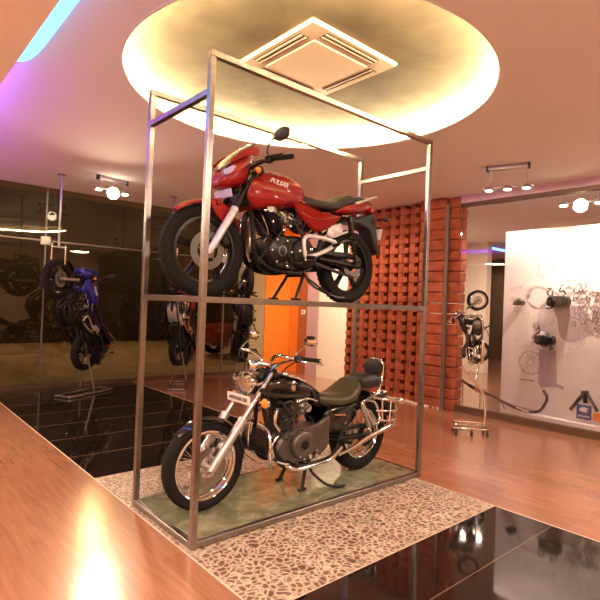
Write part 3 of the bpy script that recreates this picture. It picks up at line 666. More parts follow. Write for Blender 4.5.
    # engine
    e = MB(); e.prism(cat2([(.84,.25),(.87,.34),(.80,.42),(.66,.44),(.48,.45),(.38,.40),(.36,.28),(.45,.21),(.62,.19),(.76,.195)], 3), -.125, .13, .02); en = e.build('engine', 'engine_grey', root)
    c = MB()
    for k in range(10):
        z0 = .445+k*.0165; c.box((.735+(z0-.45)*.15,0,z0), (.17,.20,.0075), Matrix.Rotation(-.14, 3, 'Y'), .002)
    c.box((.745,0,.52), (.12,.15,.19), Matrix.Rotation(.14, 3, 'Y'), .01); c.build('cylinder_fins', 'engine_grey', en)
    c = MB(); c.box((.765,0,.635), (.16,.18,.06), Matrix.Rotation(-.14, 3, 'Y'), .02); c.cyl((.77,-.105,.63), (.77,.105,.63), .034, 18); c.build('cylinder_head', 'black_engine', en)
    # left cover : big grey plate and round generator cover
    c = MB(); c.prism([(.66,.445),(.50,.475),(.405,.52),(.385,.50),(.395,.34),(.43,.29),(.52,.26),(.60,.27),(.66,.31)], .125, .168, .012); c.build('side_cover', 'engine_grey', en)
    c = MB(); c.lathe((.645,.13,.335), (0,1,0), [(0,.105),(.03,.103),(.042,.09),(.046,.05),(.040,.045),(.040,.001)], 32); c.build('generator_cover', 'engine_grey', en)
    c = MB(); c.lathe((.645,.168,.335), (0,1,0), [(0,.030),(.012,.030),(.012,.001)], 20); c.build('cover_cap', 'black_metal', en)
    c = MB()
    for q in [(.645+cos(a)*.09,.163,.335+sin(a)*.09) for a in (0,1.05,2.1,3.14,4.2,5.2)]+[(.42,.168,.48),(.42,.168,.35),(.53,.168,.28),(.50,.168,.45)]: MB().lathe(q, (0,1,0), [(0,.007),(.010,.007),(.010,.001)], 8).build('bolt', 'chrome', en)
    for k in range(4): MB().lathe((.45+k*.06,.14,.235), (0,1,0), [(-.02,.016),(.015,.016),(.018,.010),(.018,.001)], 10).build('bolt', 'chrome', en)
    c = MB(); c.lathe((.68,-.125,.34), (0,-1,0), [(0,.125),(.03,.12),(.045,.09),(.05,.001)], 30); c.build('clutch_cover', 'alloy', en)
    cb = MB(); cb.cyl((.62,.02,.60), (.53,.02,.61), .04, 14); cb.box((.57,.02,.58), (.07,.10,.10), None, .015); cb.cyl((.56,.06,.58), (.56,.10,.58), .03, 12); cb.build('carburettor', 'alloy', en)
    rr_ = random.Random(22)
    for k in range(18):
        q = Vector((rr_.uniform(.42,.86), rr_.uniform(.10,.14), rr_.uniform(.42,.66))); MB().tube(cat([q, q+Vector((rr_.uniform(-.08,.08), .02, rr_.uniform(-.08,.08))), q+Vector((rr_.uniform(-.14,.14), .0, rr_.uniform(-.08,.08)))]), rr_.choice([.004,.006,.009]), 6).build('hose', 'black_plastic', en)
    for pth, q in (([(.83,.07,.62),(.88,.12,.60),(.90,.13,.52),(.86,.13,.46)], .014), ([(.70,.11,.64),(.60,.13,.66),(.50,.12,.63)], .008), ([(.86,.12,.42),(.92,.13,.36),(.90,.13,.28)], .010)): MB().tube(cat(pth), q, 8).build('chrome_pipe', 'chrome', en)
    # twin looped down-tube guard / oil cooler in front of engine
    oc = MB(); 
    for k in range(8): oc.box((.955,.0,.30+k*.022), (.035,.20,.009), None, .002)
    oc.box((.955,-.105,.375), (.04,.015,.18), None, .004); oc.box((.955,.105,.375), (.04,.015,.18), None, .004); oc.build('oil_cooler', 'black_engine', root)
    hn = MB(); hn.lathe((.945,.10,.50), (.6,.8,0), [(-.03,.02),(-.02,.045),(.01,.05),(.018,.045),(.018,.001)], 20); hn.build('horn', 'black_metal', root)
    # leg guard hoop
    lg = MB()
    for sg in (-1, 1): lg.tube(cat([(.97,sg*.04,.52),(.96,sg*.13,.48),(.97,sg*.175,.40),(.97,sg*.175,.32),(.94,sg*.15,.24),(.88,sg*.11,.19)], 6), .012, 10)
    lg.build('leg_guard', 'chrome', root)
    # pipes
    x = MB(); x.tube(cat([(.83,-.04,.61),(.93,-.06,.60),(.955,-.10,.46),(.90,-.15,.28),(.74,-.17,.215),(.45,-.175,.20),(.25,-.18,.21)], 6), .022, 12); ex = x.build('exhaust_pipe', 'chrome', root)
    x = MB(); x.tube([(.27,-.18,.208),(.20,-.185,.215),(.14,-.185,.22),(-.40,-.20,.27),(-.43,-.20,.275)], [.024,.040,.046,.050,.042], 18); x.build('muffler', 'chrome', ex)
    x = MB(); x.tube(cat([(.30,.165,.215),(.15,.175,.25),(.0,.18,.30),(-.16,.19,.345),(-.34,.20,.385)]), [.012]*7+[.020]*8+[.022,.022,.022,.022,.022,.018], 12); x.build('chain_cover_tube', 'chrome', root)
    x = MB(); x.tube(cat([(.78,.12,.22),(.70,.17,.185),(.52,.175,.185),(.36,.17,.20),(.24,.165,.27)]), .017, 10); x.build('lower_rail', 'chrome', root)
    # swingarm, shocks
    s_ = MB()
    for sg in (-1, 1): s_.tube([(.34,sg*.11,.32),(-.05,sg*.115,.305)], .022, 8)
    s_.tube([(.34,-.12,.32),(.34,.12,.32)], .022, 8); s_.tube([(0,-.14,RR_),(0,.14,RR_)], .012, 8); s_.lathe((0,.095,RR_), (0,1,0), [(-.003,.05),(-.003,.10),(.003,.10),(.003,.05)], 36, closed=True); s_.build('swingarm', 'black_metal', root)
    for sg in (-1, 1):
        a, b_ = Vector((.01,sg*.15,.34)), Vector((.13,sg*.145,.60)); u_ = b_-a
        q = MB(); q.cyl(a, a+u_*.45, .016, 10); q.cyl(a+u_*.7, b_, .026, 12); so = q.build('shock_absorber', 'chrome', root)
        q = MB(); q.tube([a+u_*(.12+.62*i/80)+Vector((cos(i*.66)*.025, sin(i*.66)*.025, 0)) for i in range(81)], .005, 5); q.build('shock_spring', 'chrome', so)
    c = MB(); c.prism(cat2([(.42,.42),(.25,.40),(.02,.40),(-.08,.36),(-.05,.345),(.05,.365),(.25,.365),(.42,.375)], 3), .08, .104, .006); c.build('chain_guard', 'black_plastic', root)
    # controls and stand
    for sg in (-1, 1):
        MB().tube([(.78,sg*.13,.24),(.80,sg*.27,.245)], .013, 8).build('footpeg', 'rubber', root); MB().tube([(.26,sg*.13,.31),(.24,sg*.25,.32)], .013, 8).build('footpeg', 'rubber', root)
        q = MB(); q.tube(cat([(.80,sg*.19,.24),(.88,sg*.20,.26),(.96,sg*.20,.30)]), .007, 6); q.tube([(.96,sg*.18,.30),(.96,sg*.25,.30)], .009, 6); q.build('foot_lever', 'chrome', root)
    q = MB(); q.tube(cat([(.56,.13,.20),(.54,.17,.13),(.46,.23,.05),(.36,.26,.02),(.30,.27,.02)]), .011, 8); q.build('side_stand', 'black_metal', root)
    q = MB()
    for sg in (-1, 1): q.tube(cat([(.48,sg*.09,.21),(.53,sg*.10,.14),(.585,sg*.13,.012)]), .013, 8); q.tube([(.55,sg*.13,.011),(.62,sg*.13,.011)], .010, 6)
    q.tube([(.51,-.1,.165),(.51,.1,.165)], .012, 6); q.build('centre_stand', 'black_metal', root)
    shift(root, dict(fuel_tank=(.07,0), rider_seat=(.075,0), pillion_seat=(.07,.02), backrest=(.09,-.045), frame=(.06,0), engine=(.10,.01), oil_cooler=(.07,0), horn=(.07,0), leg_guard=(.10,0),
        centre_stand=(.14,0), side_stand=(.12,0), footpeg=(.10,0), foot_lever=(.10,0), side_panel=(.09,0), exhaust_pipe=(.08,0), saddle_guard=(.05,0), lower_rail=(.12,0), chain_cover_tube=(.09,0), tail_lamp=(.03,-.02)))
    return root

# ------------------------------------------------------------------ shell
PX, GY = 4.87, 5.70   # partition plane, glass wall plane
CC = Vector((1.06,.36)); CR = 1.344
def ceiling():
    bm = bmesh.new()
    def loop(pts):
        v = [bm.verts.new((x, y, 3.0)) for x, y in pts]; return [bm.edges.new((v[i], v[(i+1) % len(v)])) for i in range(len(v))]
    e = loop([(-1.2,-4.2),(13.2,-4.2),(13.2,6.2),(-1.2,6.2)])
    e += loop([(CC.x+CR*cos(a*2*PI/96), CC.y+CR*sin(a*2*PI/96)) for a in range(96)])
    bmesh.ops.triangle_fill(bm, use_beauty=True, edges=e)
    for f in list(bm.faces):
        c = f.calc_center_median()
        if (Vector((c.x, c.y))-CC).length < CR*.97 : bm.faces.remove(f)
    for f in bm.faces:
        if f.normal.z > 0: f.normal_flip()
    me = bpy.data.meshes.new('ceiling'); bm.to_mesh(me); bm.free(); me.materials.append(MATS['ceiling_paint'])
    o = bpy.data.objects.new('ceiling', me); COL.objects.link(o); return struct(o)
ceil = ceiling()
# round lit recess in the ceiling
b = MB(); b.lathe((CC.x,CC.y,3.0), (0,0,1), [(0,CR),(.022,CR),(.022,CR+.16),(.15,CR+.16),(.15,.001)], 96, cap=False)
rc = struct(b.build('ceiling_recess', 'recess_plaster'))
b = MB(); b.lathe((CC.x,CC.y,3.001), (0,0,1), [(-.003,CR-.004),(-.003,CR+.012),(.025,CR+.012),(.025,CR-.004)], 96, closed=True); struct(b.build('trim_1', 'ceiling_paint'))
b = MB(); b.tube([(CC.x+(CR+.085)*cos(i*PI/48), CC.y+(CR+.085)*sin(i*PI/48), 3.050) for i in range(96)], .014, 6, closed=True)
tag(b.build('cove_light_ring', 'led_warm'), 'warm strip light running round inside the circular ceiling recess', 'light')
# dropped soffit over the left aisle with a violet strip behind its lip
sf = sbox('ceiling_soffit', (-3.3,-4.2,2.80), (-.79,GY,2.845), 'soffit_paint')
sbox('trim_9', (-.80,1.42,2.845), (-.79,GY,2.912), 'soffit_paint')
sbox('trim_2', (-1.2,-4.2,2.845), (-1.1,GY,3.0), 'soffit_paint')
b = MB(); b.tube([(-.93,1.5,2.918),(-.93,GY-.1,2.918)], .014, 6)
tag(b.build('violet_strip_light', 'led_violet'), 'violet strip light tucked behind the edge of the dropped ceiling on the left', 'light')
b = MB(); b.prism(cat2([(-1.08,-2.6),(-.67,-2.6),(-.635,-1),(-.63,.5),(-.63,1.1),(-.66,1.31),(-.73,1.38),(-.9,1.4),(-1.08,1.4)], 3), 2.970, 2.995, .004, ax='z')  # emissive panel imitates the glow of hidden blue LEDs on the ceiling
tag(b.build('blue_glow_panel', 'led_blue_glow'), 'glowing cyan-blue panel standing in for LED-lit ceiling at the top left', 'light')

# floors
def floor_piece(name, x0, x1, y0, y1, m, z=0.0):
    b = MB(); b.add([(x0,y0,z-.05),(x1,y0,z-.05),(x1,y1,z-.05),(x0,y1,z-.05),(x0,y0,z),(x1,y0,z),(x1,y1,z),(x0,y1,z)], [[3,2,1,0],[4,5,6,7],[0,1,5,4],[1,2,6,5],[2,3,7,6],[3,0,4,7]], False)
    return struct(b.build(name, m))
floor_piece('floor', -3.3, -.055, -4.2, GY, 'wood')
floor_piece('floor', 2.055, PX, -4.2, GY, 'wood')
floor_piece('floor', PX, 13.2, -4.2, 6.2, 'wood')
floor_piece('floor', -.045, 2.045, 1.43, GY, 'tile_back')
floor_piece('floor', -.045, 2.045, -4.2, -.717, 'tile_front')
floor_piece('floor', -.045, 2.045, -.712, 1.425, 'pebble')
sbox('trim_3', (-.055,-4.2,-.05), (-.045,GY,.001), 'ac_white'); sbox('trim_4', (2.045,-4.2,-.05), (2.055,GY,.001), 'ac_white')
sbox('trim_5', (-.045,-.717,-.05), (2.045,-.712,.001), 'ac_white'); sbox('trim_6', (-.045,1.425,-.05), (2.045,1.43,.001), 'ac_white')

# walls behind and beside the viewer
sbox('wall_left', (-3.4,-4.2,0), (-3.3,GY,2.8), 'wall_warm')
sbox('wall_behind', (-3.4,-4.3,0), (13.2,-4.2,3.0), 'wall_warm')
# glazed wall at the back
wg = sbox('window_1', (-3.3,GY,.06), (4.36,GY+.012,3.0), 'glass_dark')
sbox('window_sill', (-3.3,GY-.02,0), (4.36,GY+.04,.06), 'frame_brown', wg)
for x in (.62, 2.20, 3.78): sbox('glass_joint', (x-.012,GY-.006,.06), (x+.012,GY+.018,3.0), 'post_grey', wg)
sbox('glass_joint', (-3.3,GY-.006,2.195), (4.36,GY+.018,2.215), 'post_grey', wg)
for x in (.62, 2.20, 3.78): sbox('patch_fitting', (x-.07,GY-.02,2.14), (x+.07,GY+.03,2.27), 'steel', wg, .01)
# corner walls
sbox('wall_back', (4.36,GY,0), (4.76,GY+.1,3.0), 'wall_beige')
sbox('wall_orange', (4.76,GY-.03,0), (5.5,GY+.1,3.0), 'wall_orange')
sbox('wall_orange_return', (5.4,5.38,0), (5.5,GY-.03,3.0), 'wall_orange')
sbox('wall_maroon', (5.40,5.07,0), (5.52,5.38,3.0), 'wall_maroon')
sbox('wall_lilac', (5.36,4.71,0), (5.52,5.07,3.0), 'wall_lilac')
sbox('wall_white', (5.34,3.98,0), (5.52,4.71,3.0), 'wall_white')
sbox('wall_north', (5.34,3.88,0), (9.3,3.98,3.0), 'wall_white')
sbox('wall_far', (9.3,3.38,0), (9.5,3.98,3.0), 'wall_white')
sbox('wall_far_right', (13.1,-4.2,0), (13.2,6.2,3.0), 'dark_door')
sbox('wall_far_back', (9.3,6.1,0), (13.2,6.2,3.0), 'dark_door')
# little switch plate on the maroon wall
sw = empty('switch_plate', (5.40,5.22,1.25), 0, 'small white switch plate on the maroon strip of wall', 'switch')
MB().box((-.006,0,0), (.012,.12,.09), None, .003).build('plate', 'white_plate', sw); MB().box((-.014,0,0), (.006,.03,.04), None, .001).build('rocker', 'letter_dark', sw)

# openwork brick screen in the partition plane
def brick_wall():
    b = MB(); T = .15; H = 3.0; ch = .150; n = int(H/ch)+1
    y0, y1, nc = 1.98, 3.52, 8; w = (y1-y0)/nc
    for c in range(nc):
        ya = y0+c*w
        for k in range(n):
            z = k*ch; h = min(ch, H-z)
            if h < .02: continue
            j = random.uniform(-.006, .006)
            b.box((PX+.07+j+.02*(c % 2), ya+w*.19, z+h/2), (T,w*.42,h-.005), Matrix.Rotation(.10, 3, 'Z'), .006)    # upright web
            b.box((PX+.075-j, ya+w*.70, z+h*.31), (T,w*.60,h*.60), Matrix.Rotation(-.16, 3, 'Z'), .006)               # block under each opening
            b.box((PX+.09, ya+w*.93, z+h*.78), (T,w*.14,h*.48), None, .005)
    b.box((PX+.20,(y0+y1)/2,H/2), (.05,y1-y0,H))
    # solid pier of wide rough blocks
    for k in range(n):
        z = k*ch; h = min(ch, H-z)
        if h < .02: continue
        b.box((PX+.02+random.uniform(-.012,.012),1.76,z+h/2), (.26,.43,h-.008), Matrix.Rotation(random.uniform(-.02,.02), 3, 'Z'), .012)
        b.box((PX+.06+random.uniform(-.01,.01),1.445,z+h/2), (.20,.17,h-.008), Matrix.Rotation(random.uniform(-.02,.02), 3, 'Z'), .012)
    return struct(b.build('wall_brick', 'brick'))
brick_wall()
sbox('trim_7', (PX-.10,1.50,0), (PX-.06,1.555,2.90), 'post_grey')
# partition glazing to the right
sbox('wall_lintel', (PX-.03,-4.2,2.90), (PX+.10,1.54,3.0), 'lintel_lilac')
w2 = sbox('window_2', (PX,-4.2,.09), (PX+.01,1.36,2.84), 'glass_clear')
sbox('window_frame', (PX-.03,-4.2,0), (PX+.04,1.36,.09), 'frame_brown', w2)
sbox('window_frame', (PX-.03,-4.2,2.845), (PX+.04,1.50,2.90), 'frame_brown', w2)
# white gravel at the foot of the brick screen
b = MB()
for i in range(260):
    y = random.uniform(1.55,3.5); x = PX-.03-abs(random.gauss(0,.05)); r = random.uniform(.012,.026)
    if x < PX-.20: continue
    b.lathe((x,y,r*.5), (random.uniform(-.3,.3),random.uniform(-.3,.3),1), [(-r*.6,.001),(-r*.35,r*.8),(r*.2,r*.9),(r*.6,.001)], 6, smooth=False)
g_ = b.build('gravel_edging', 'gravel_white'); g_['kind'] = 'stuff'; g_['label'] = 'line of white gravel along the foot of the brick screen'; g_['category'] = 'gravel'
sbox('floor_outside', (-14,GY+.05,-.06), (9.3,30,-.01), 'pavement')

# ------------------------------------------------------------------ display rack
rk = empty('display_rack', (1.057,.386,0), 0, 'tall two-level steel frame with glass decks holding the two motorcycles', 'rack')
L2, W2, t_ = 2.114/2, .773/2, .018
def bar(name, a, b_, m='steel', th=t_*2):
    a, b_ = Vector(a), Vector(b_); c = (a+b_)/2; s_ = Vector((abs(a.x-b_.x), abs(a.y-b_.y), abs(a.z-b_.z)))
    for i in range(3): s_[i] = s_[i] if s_[i] > 1e-6 else th
    return MB().box(c, s_, None, .0025).build(name, m, rk)
for x in (-L2, L2):
    for y in (-W2, W2): bar('post', (x,y,0), (x,y,2.782))
for y in (-W2, W2): bar('top_rail', (-L2-t_,y,2.80), (L2+t_,y,2.80))
for x in (-L2, L2): bar('cross_rail', (x,-W2+t_,2.583), (x,W2-t_,2.583))
for z, n_ in ((1.405,'shelf_rail'), (.022,'base_rail')):
    for y in (-W2, W2): bar(n_, (-L2+t_,y,z), (L2-t_,y,z))
    for x in (-L2, L2): bar(n_, (x,-W2+t_,z), (x,W2-t_,z))
for x in (-.36, .36): bar('shelf_bearer', (x,-W2+t_,1.398), (x,W2-t_,1.398), th=.02)
MB().box((0,0,1.418), (2*L2-.036,2*W2-.036,.010)).build('glass_shelf', 'glass_shelf', rk)
MB().box((0,0,.020), (2*L2-.036,2*W2-.036,.038)).build('base_deck', 'green_marble', rk)

# ------------------------------------------------------------------ the two displayed motorcycles
red = sport_bike('motorcycle')
tag(red, 'red sporty motorcycle on the upper glass deck of the steel frame', 'motorcycle')
index_children()
dark = copy_tree(red, None, {'red_paint':'blue_paint', 'dark_red_paint':'blue_paint', 'silver_paint':'alloy', 'number_lilac':'black_plastic', 'white_plate':'black_plastic'})
bA = copy_tree(red, None, {'red_paint':'dark_red_paint', 'silver_paint':'copper_tone', 'black_engine':'alloy', 'number_lilac':'black_plastic', 'white_plate':'black_plastic'})
bB = copy_tree(red, None, {'red_paint':'black_gloss', 'dark_red_paint':'yellow_paint', 'smoke_visor':'yellow_paint', 'silver_paint':'alloy', 'number_lilac':'black_plastic', 'white_plate':'black_plastic'})
red.location = (1.565,.40,1.423); red.rotation_euler = (0,0,PI)
cru = cruiser_bike('motorcycle')
tag(cru, 'black and chrome cruiser motorcycle with backrest on the lower deck of the frame', 'motorcycle')
index_children()
small = copy_tree(cru, None, {'engine_grey':'black_engine', 'alloy':'dark_steel', 'tan_seat':'seat_vinyl'})
cru.location = (1.75,.365,.039); cru.rotation_euler = (0,0,PI)

for o_ in (dark, bA, bB):
    for ch in COL.objects:
        if ch.parent == o_ and ch.name.split('.')[0] in ('side_panel','tail_cowl','front_mudguard'):
            ch.material_slots[0].link = 'OBJECT'; ch.material_slots[0].material = MATS['black_gloss']
def upright(o, base, head, tilt, scale=1.0):
    """stand a bike on its tail: head = heading of its upper side, tilt = lean back from vertical"""
    up = Vector((cos(head), sin(head), 0)); z = Vector((0,0,1))
    f = (z*cos(tilt)-up*sin(tilt)).normalized(); u = (up*cos(tilt)+z*sin(tilt)).normalized(); l = u.cross(f)
    M = Matrix((f, l, u)).transposed().to_4x4()
    # local rear axle height .30 sits at base
    o.matrix_world = Matrix.Translation(Vector(base)) @ M @ Matrix.Diagonal((scale,)*3+(1,)) @ Matrix.Translation((0,0,-.30))
upright(dark, (1.02,4.98,.60), math.radians(34), math.radians(31), .88)
tag(dark, 'blue motorcycle standing on its tail before the dark glass wall', 'motorcycle', 'motorcycles displayed nose up')
upright(bA, (2.47,4.92,.60), math.radians(34), math.radians(17), .88)
tag(bA, 'upended motorcycle with copper and red parts, seen through the left bay of the steel frame', 'motorcycle', 'motorcycles displayed nose up')
upright(bB, (3.74,4.95,.60), math.radians(70), math.radians(10), .88)
tag(bB, 'upended black and yellow motorcycle beside the orange wall', 'motorcycle', 'motorcycles displayed nose up')
upright(small, (3.94,.50,.94), math.radians(125), math.radians(-4), .40)
tag(small, 'small upended motorcycle chassis on a curved stand before the right-hand glass', 'motorcycle')

# stands and ceiling poles for the upended machines
def tail_stand(x, y, a, label, grp, axle):
    o = empty('bike_stand', (x,y,0), a, label, 'stand', grp)
    b = MB(); b.tube(cat([(-.36,-.13,.018),(.36,-.13,.018),(.40,-.10,.018),(.40,.10,.018),(.36,.13,.018),(-.36,.13,.018),(-.40,.10,.018),(-.40,-.10,.018)], 4, True), .018, 8, closed=True); b.build('base_loop', 'steel', o)
    b = MB(); v = Matrix.Rotation(-a, 3, 'Z') @ (Vector(axle)-Vector((x,y,0)))
    b.tube([(.05,.13,.02),(v.x,v.y+.05,v.z-.05)], .014, 8); b.tube([(.05,-.13,.02),(v.x,v.y-.05,v.z-.05)], .014, 8); b.tube([(v.x,v.y-.09,v.z-.04),(v.x,v.y+.09,v.z-.04)], .013, 8); b.build('upright', 'steel', o)
    return o
def pole(x, y, z, label, grp):
    o = empty('hanging_pole', (x,y,3.0), 0, label, 'pole', grp)
    MB().lathe((0,0,0), (0,0,-1), [(0,.05),(.012,.05),(.02,.02),(.02,.001)], 20).build('ceiling_plate', 'steel', o)
    MB().tube([(0,0,-.01),(0,0,z-3.0+.22)], .016, 8).build('rod', 'steel', o)
    b = MB(); zz = z-3.0
    b.tube([(-.09,0,zz+.22),(.09,0,zz+.22)], .02, 8); b.tube([(-.085,0,zz+.26),(-.085,0,zz)], .011, 8); b.tube([(.085,0,zz+.26),(.085,0,zz)], .011, 8); b.build('fork_clamp', 'chrome', o)
    return o
bpy.context.view_layer.update()
for o, ax_, lab in ((dark, math.radians(30), 'blue motorcycle'), (bA, math.radians(60), 'copper and red motorcycle'), (bB, math.radians(50), 'black and yellow motorcycle')):
    r = o.matrix_world @ Vector((0,0,.30)); f_ = o.matrix_world @ Vector((1.345,0,.30)); t = o.matrix_world @ Vector((1.60,0,.30))
    tail_stand(r.x+.02, r.y, ax_, 'steel loop stand on the floor under the '+lab, 'loop stands', r)
    pole(f_.x, f_.y, t.z, 'steel pole from the ceiling to the front wheel of the '+lab, 'ceiling poles')
# curved wheeled stand at the right
o = empty('wheeled_stand', (3.86,.54,0), math.radians(-48), 'wheeled steel stand with a curved upright below the small chassis', 'stand')
b = MB(); b.tube(cat([(-.17,-.09,.075),(.17,-.09,.075),(.19,0,.075),(.17,.09,.075),(-.17,.09,.075),(-.19,0,.075)], 4, True), .013, 8, closed=True); b.tube([(-.05,-.09,.075),(-.05,.09,.075)], .011, 6); b.tube([(-.17,-.085,.075),(-.17,.085,.115),(.17,.085,.115)], .010, 6); b.build('base_frame', 'chrome', o)
for x, y in ((-.17,-.09),(.17,-.09),(-.17,.09),(.17,.09),(0,-.09)):
    b = MB(); b.cyl((x,y,.075), (x,y,.045), .010, 8); b.lathe((x,y,.024), (1,0,0), [(-.012,.018),(-.012,.024),(.012,.024),(.012,.018)], 16); b.build('caster', 'black_plastic', o)
b = MB(); b.tube(cat([(.15,0,.08),(.16,0,.28),(.13,0,.46),(.04,0,.60),(-.03,0,.70)]), .016, 8); b.tube(cat([(.04,0,.60),(.06,.02,.70),(.08,.03,.80)]), .012, 8); b.tube(cat([(.04,0,.60),(-.06,-.02,.68),(-.12,-.03,.77)]), .012, 8); b.build('upright', 'chrome', o)

# ------------------------------------------------------------------ ceiling air conditioner
ac = empty('ceiling_air_conditioner', (.96,.185,3.15), math.radians(0), 'white square four-way air conditioner set in the round ceiling recess', 'air conditioner')
b = MB(); b.box((0,0,-.015), (.83,.83,.034), None, .016); b.build('panel', 'ac_white', ac)
b = MB(); b.box((0,0,-.036), (.52,.52,.012), None, .005); b.build('intake_grille', 'ac_white', ac)
for k in range(4):
    R_ = Matrix.Rotation(k*PI/2, 3, 'Z'); c = R_@Vector((0,-.335,-.0325))
    s_ = (.50,.078,.004) if k % 2 == 0 else (.078,.50,.004)
    v = MB().box(c, s_, None, .001).build('air_slot', 'ac_dark', ac)
    f = MB()
    for d in (-.020, .018): q = R_@Vector((0,-.335+d,-.037)); f.box(q, (.49,.018,.004) if k % 2 == 0 else (.018,.49,.004), None, .001)
    f.build('louvre', 'ac_white', v)

# ------------------------------------------------------------------ ceiling spot fixtures
def spot_fixture(x, y, a, label, lit=True, drop=.24, bulb='bulb_soft', heads=3, glare=False):
    o = empty('spotlight_fixture', (x,y,3.0), a, label, 'light')
    MB().box((0,0,-.025), (.44,.06,.05), None, .006).build('ceiling_bar', 'fixture_metal', o)
    for sx in (-.21, .21):
        MB().box((sx,0,-.03), (.022,.07,.062), None, .004).build('end_cap', 'black_metal', o)
    for sx in (-.17, .19): MB().tube([(sx,0,-.05),(sx,0,-drop)], .008, 8).build('hanger', 'fixture_metal', o)
    MB().box((0,0,-drop-.005), (.54,.022,.018), None, .005).build('spot_bar', 'fixture_metal', o)
    for i in range(heads):
        hx = (i-1)*.19; d = Vector((0,-.15,-1)).normalized()
        b = MB(); b.lathe((hx,0,-drop-.015), d, [(-.03,.012),(-.022,.035),(.012,.058),(.020,.060),(.020,.050),(.006,.046),(.002,.001)], 24); h = b.build('spot_head', 'fixture_metal', o)
        b = MB(); b.lathe(Vector((hx,0,-drop-.015))+d*.010, d, [(0,.042),(.004,.036),(.006,.001)], 20); b.build('lamp', bulb, h)
    if glare: MB().lathe((0,-.03,-drop-.05), (0,-.6,-1), [(-.08,.001),(-.068,.045),(-.03,.076),(.03,.076),(.068,.045),(.08,.001)], 20).build('glare_globe', 'glare_warm', o)  # glowing ball added to imitate the glare around a bright spot head
    return o
spot_fixture(3.79,.16,math.radians(-72), 'triple ceiling spotlight bar hanging left of the glass partition top')
spot_fixture(1.06,4.30,math.radians(10), 'brightly glowing ceiling spotlight bar near the dark glass wall', bulb='bulb_warm', glare=True, drop=.16)
spot_fixture(5.02,-.14,math.radians(-80), 'ceiling spotlight bar glowing against the white drawing wall', bulb='bulb_warm', glare=True)
spot_fixture(3.0,4.7,math.radians(10), 'dim ceiling spotlight bar above the copper and red upended motorcycle', bulb='bulb_soft')

def lamp(name, kind, loc, target, energy, col, size=.1, spot=80, blend=.6):
    l = bpy.data.lights.new(name, kind); l.energy = energy; l.color = col
    if kind == 'SPOT': l.spot_size = math.radians(spot); l.spot_blend = blend; l.shadow_soft_size = size
    elif kind == 'POINT': l.shadow_soft_size = size
    elif kind == 'AREA': l.shape = 'DISK'; l.size = size
    o = bpy.data.objects.new(name, l); COL.objects.link(o); o.location = loc
    o.rotation_euler = (Vector(target)-Vector(loc)).to_track_quat('-Z','Y').to_euler(); return o
WC = (1,.66,.36)
lamp('spot_beam', 'SPOT', (1.06,4.22,2.66), (-.4,.3,0), 190, (1,.76,.5), .05, 120, .8)
lamp('spot_beam', 'SPOT', (3.8,.16,2.68), (3.6,.6,0), 60, (1,.74,.5), .05, 120, .8)
lamp('spot_beam', 'SPOT', (3.7,2.9,2.9), (4.9,2.4,.8), 105, (1,.66,.42), .05, 100, .8)
lamp('spot_beam', 'SPOT', (5.02,-.1,2.62), (5.4,-.45,.6), 150, (1,.86,.66), .04, 150, .8)
lamp('spot_beam', 'SPOT', (3.1,3.6,2.9), (5.2,5.4,1.2), 150, (1,.62,.30), .04, 80, .6)
lamp('spot_beam', 'SPOT', (4.4,3.3,2.9), (5.4,4.3,1.2), 210, (1,.88,.68), .04, 90, .8)
for x, y, e in ((-2.2,-1.2,95),(-2.2,2.2,90),(1.0,-2.4,70),(3.6,-2.2,95),(-.9,-3.2,70),(-2.2,4.6,80)): lamp('room_fill', 'AREA', (x,y,2.75), (x,y,0), e, (1,.76,.56), .5)  # unseen area lights added overhead as general fill
lamp('spot_beam', 'SPOT', (4.98,.75,2.80), (5.4,.6,1.0), 60, (1,.82,.68), .06, 150, .8)  # hidden spot added behind the lintel to brighten the drawing wall's left part
for x, y in ((-3,11),(3,10),(8,10)): lamp('street_fill', 'POINT', (x,y,4.2), (x,y,0), 380, (1,.74,.42), .15)  # unseen point lights added to lift the dark street outside
for x, y in ((7.5,0),(7.5,2.6),(10.5,1)): lamp('room_fill', 'AREA', (x,y,2.9), (x,y,0), 55, (1,.80,.64), .5)  # more unseen area lights, for the room beyond the partition

# ------------------------------------------------------------------ white drawing wall with mounted parts, behind the glass
XP = 5.40
wp = sbox('wall_drawing', (XP,-4.2,0), (XP+.10,.975,2.54), 'panel_white')
sbox('trim_8', (XP-.16,-4.2,0), (XP,.62,.07), 'panel_white')
def ring2(b, y, z, r, th=.006, n=28, a0=0, a1=2*PI):
    for i in range(n):
        a = a0+(a1-a0)*i/n; c = a0+(a1-a0)*(i+1)/n
        if random.random() < .12: continue
        b.tube([(XP-.0015,y+r*cos(a),z+r*sin(a)),(XP-.0015,y+r*cos(c),z+r*sin(c))], th*.5, 4)
def seg(b, pts, th=.006): b.tube([(XP-.0015,y,z) for y, z in pts], th*.5, 4)
d = MB(); rnd = random.Random(3)
for y, z, r in ((.57,.74,.16),(.57,.74,.145),(.57,.74,.04),(.50,1.62,.15),(.50,1.62,.13),(.02,2.0,.16),(.40,1.98,.10),(-.25,1.45,.24),(-.25,1.45,.21),(-.12,1.95,.12)): ring2(d, y, z, r, .006)
for k in range(12): a = k*PI/6; seg(d, [(.57+.04*cos(a),.74+.04*sin(a)),(.57+.14*cos(a+.15),.74+.14*sin(a+.15))], .003)
def scribble(cy, cz, w, h, n, th=.004):
    for i in range(n):
        y, z = cy+rnd.uniform(-w,w), cz+rnd.uniform(-h,h); a = rnd.uniform(0, 2*PI); l = rnd.uniform(.03,.12)
        k = rnd.random()
        if k < .5: seg(d, [(y,z),(y+l*cos(a),z+l*sin(a)),(y+l*cos(a)+.4*l*sin(a),z+l*sin(a)-.4*l*cos(a))], th)
        else: ring2(d, y, z, l*.35, th, 10)
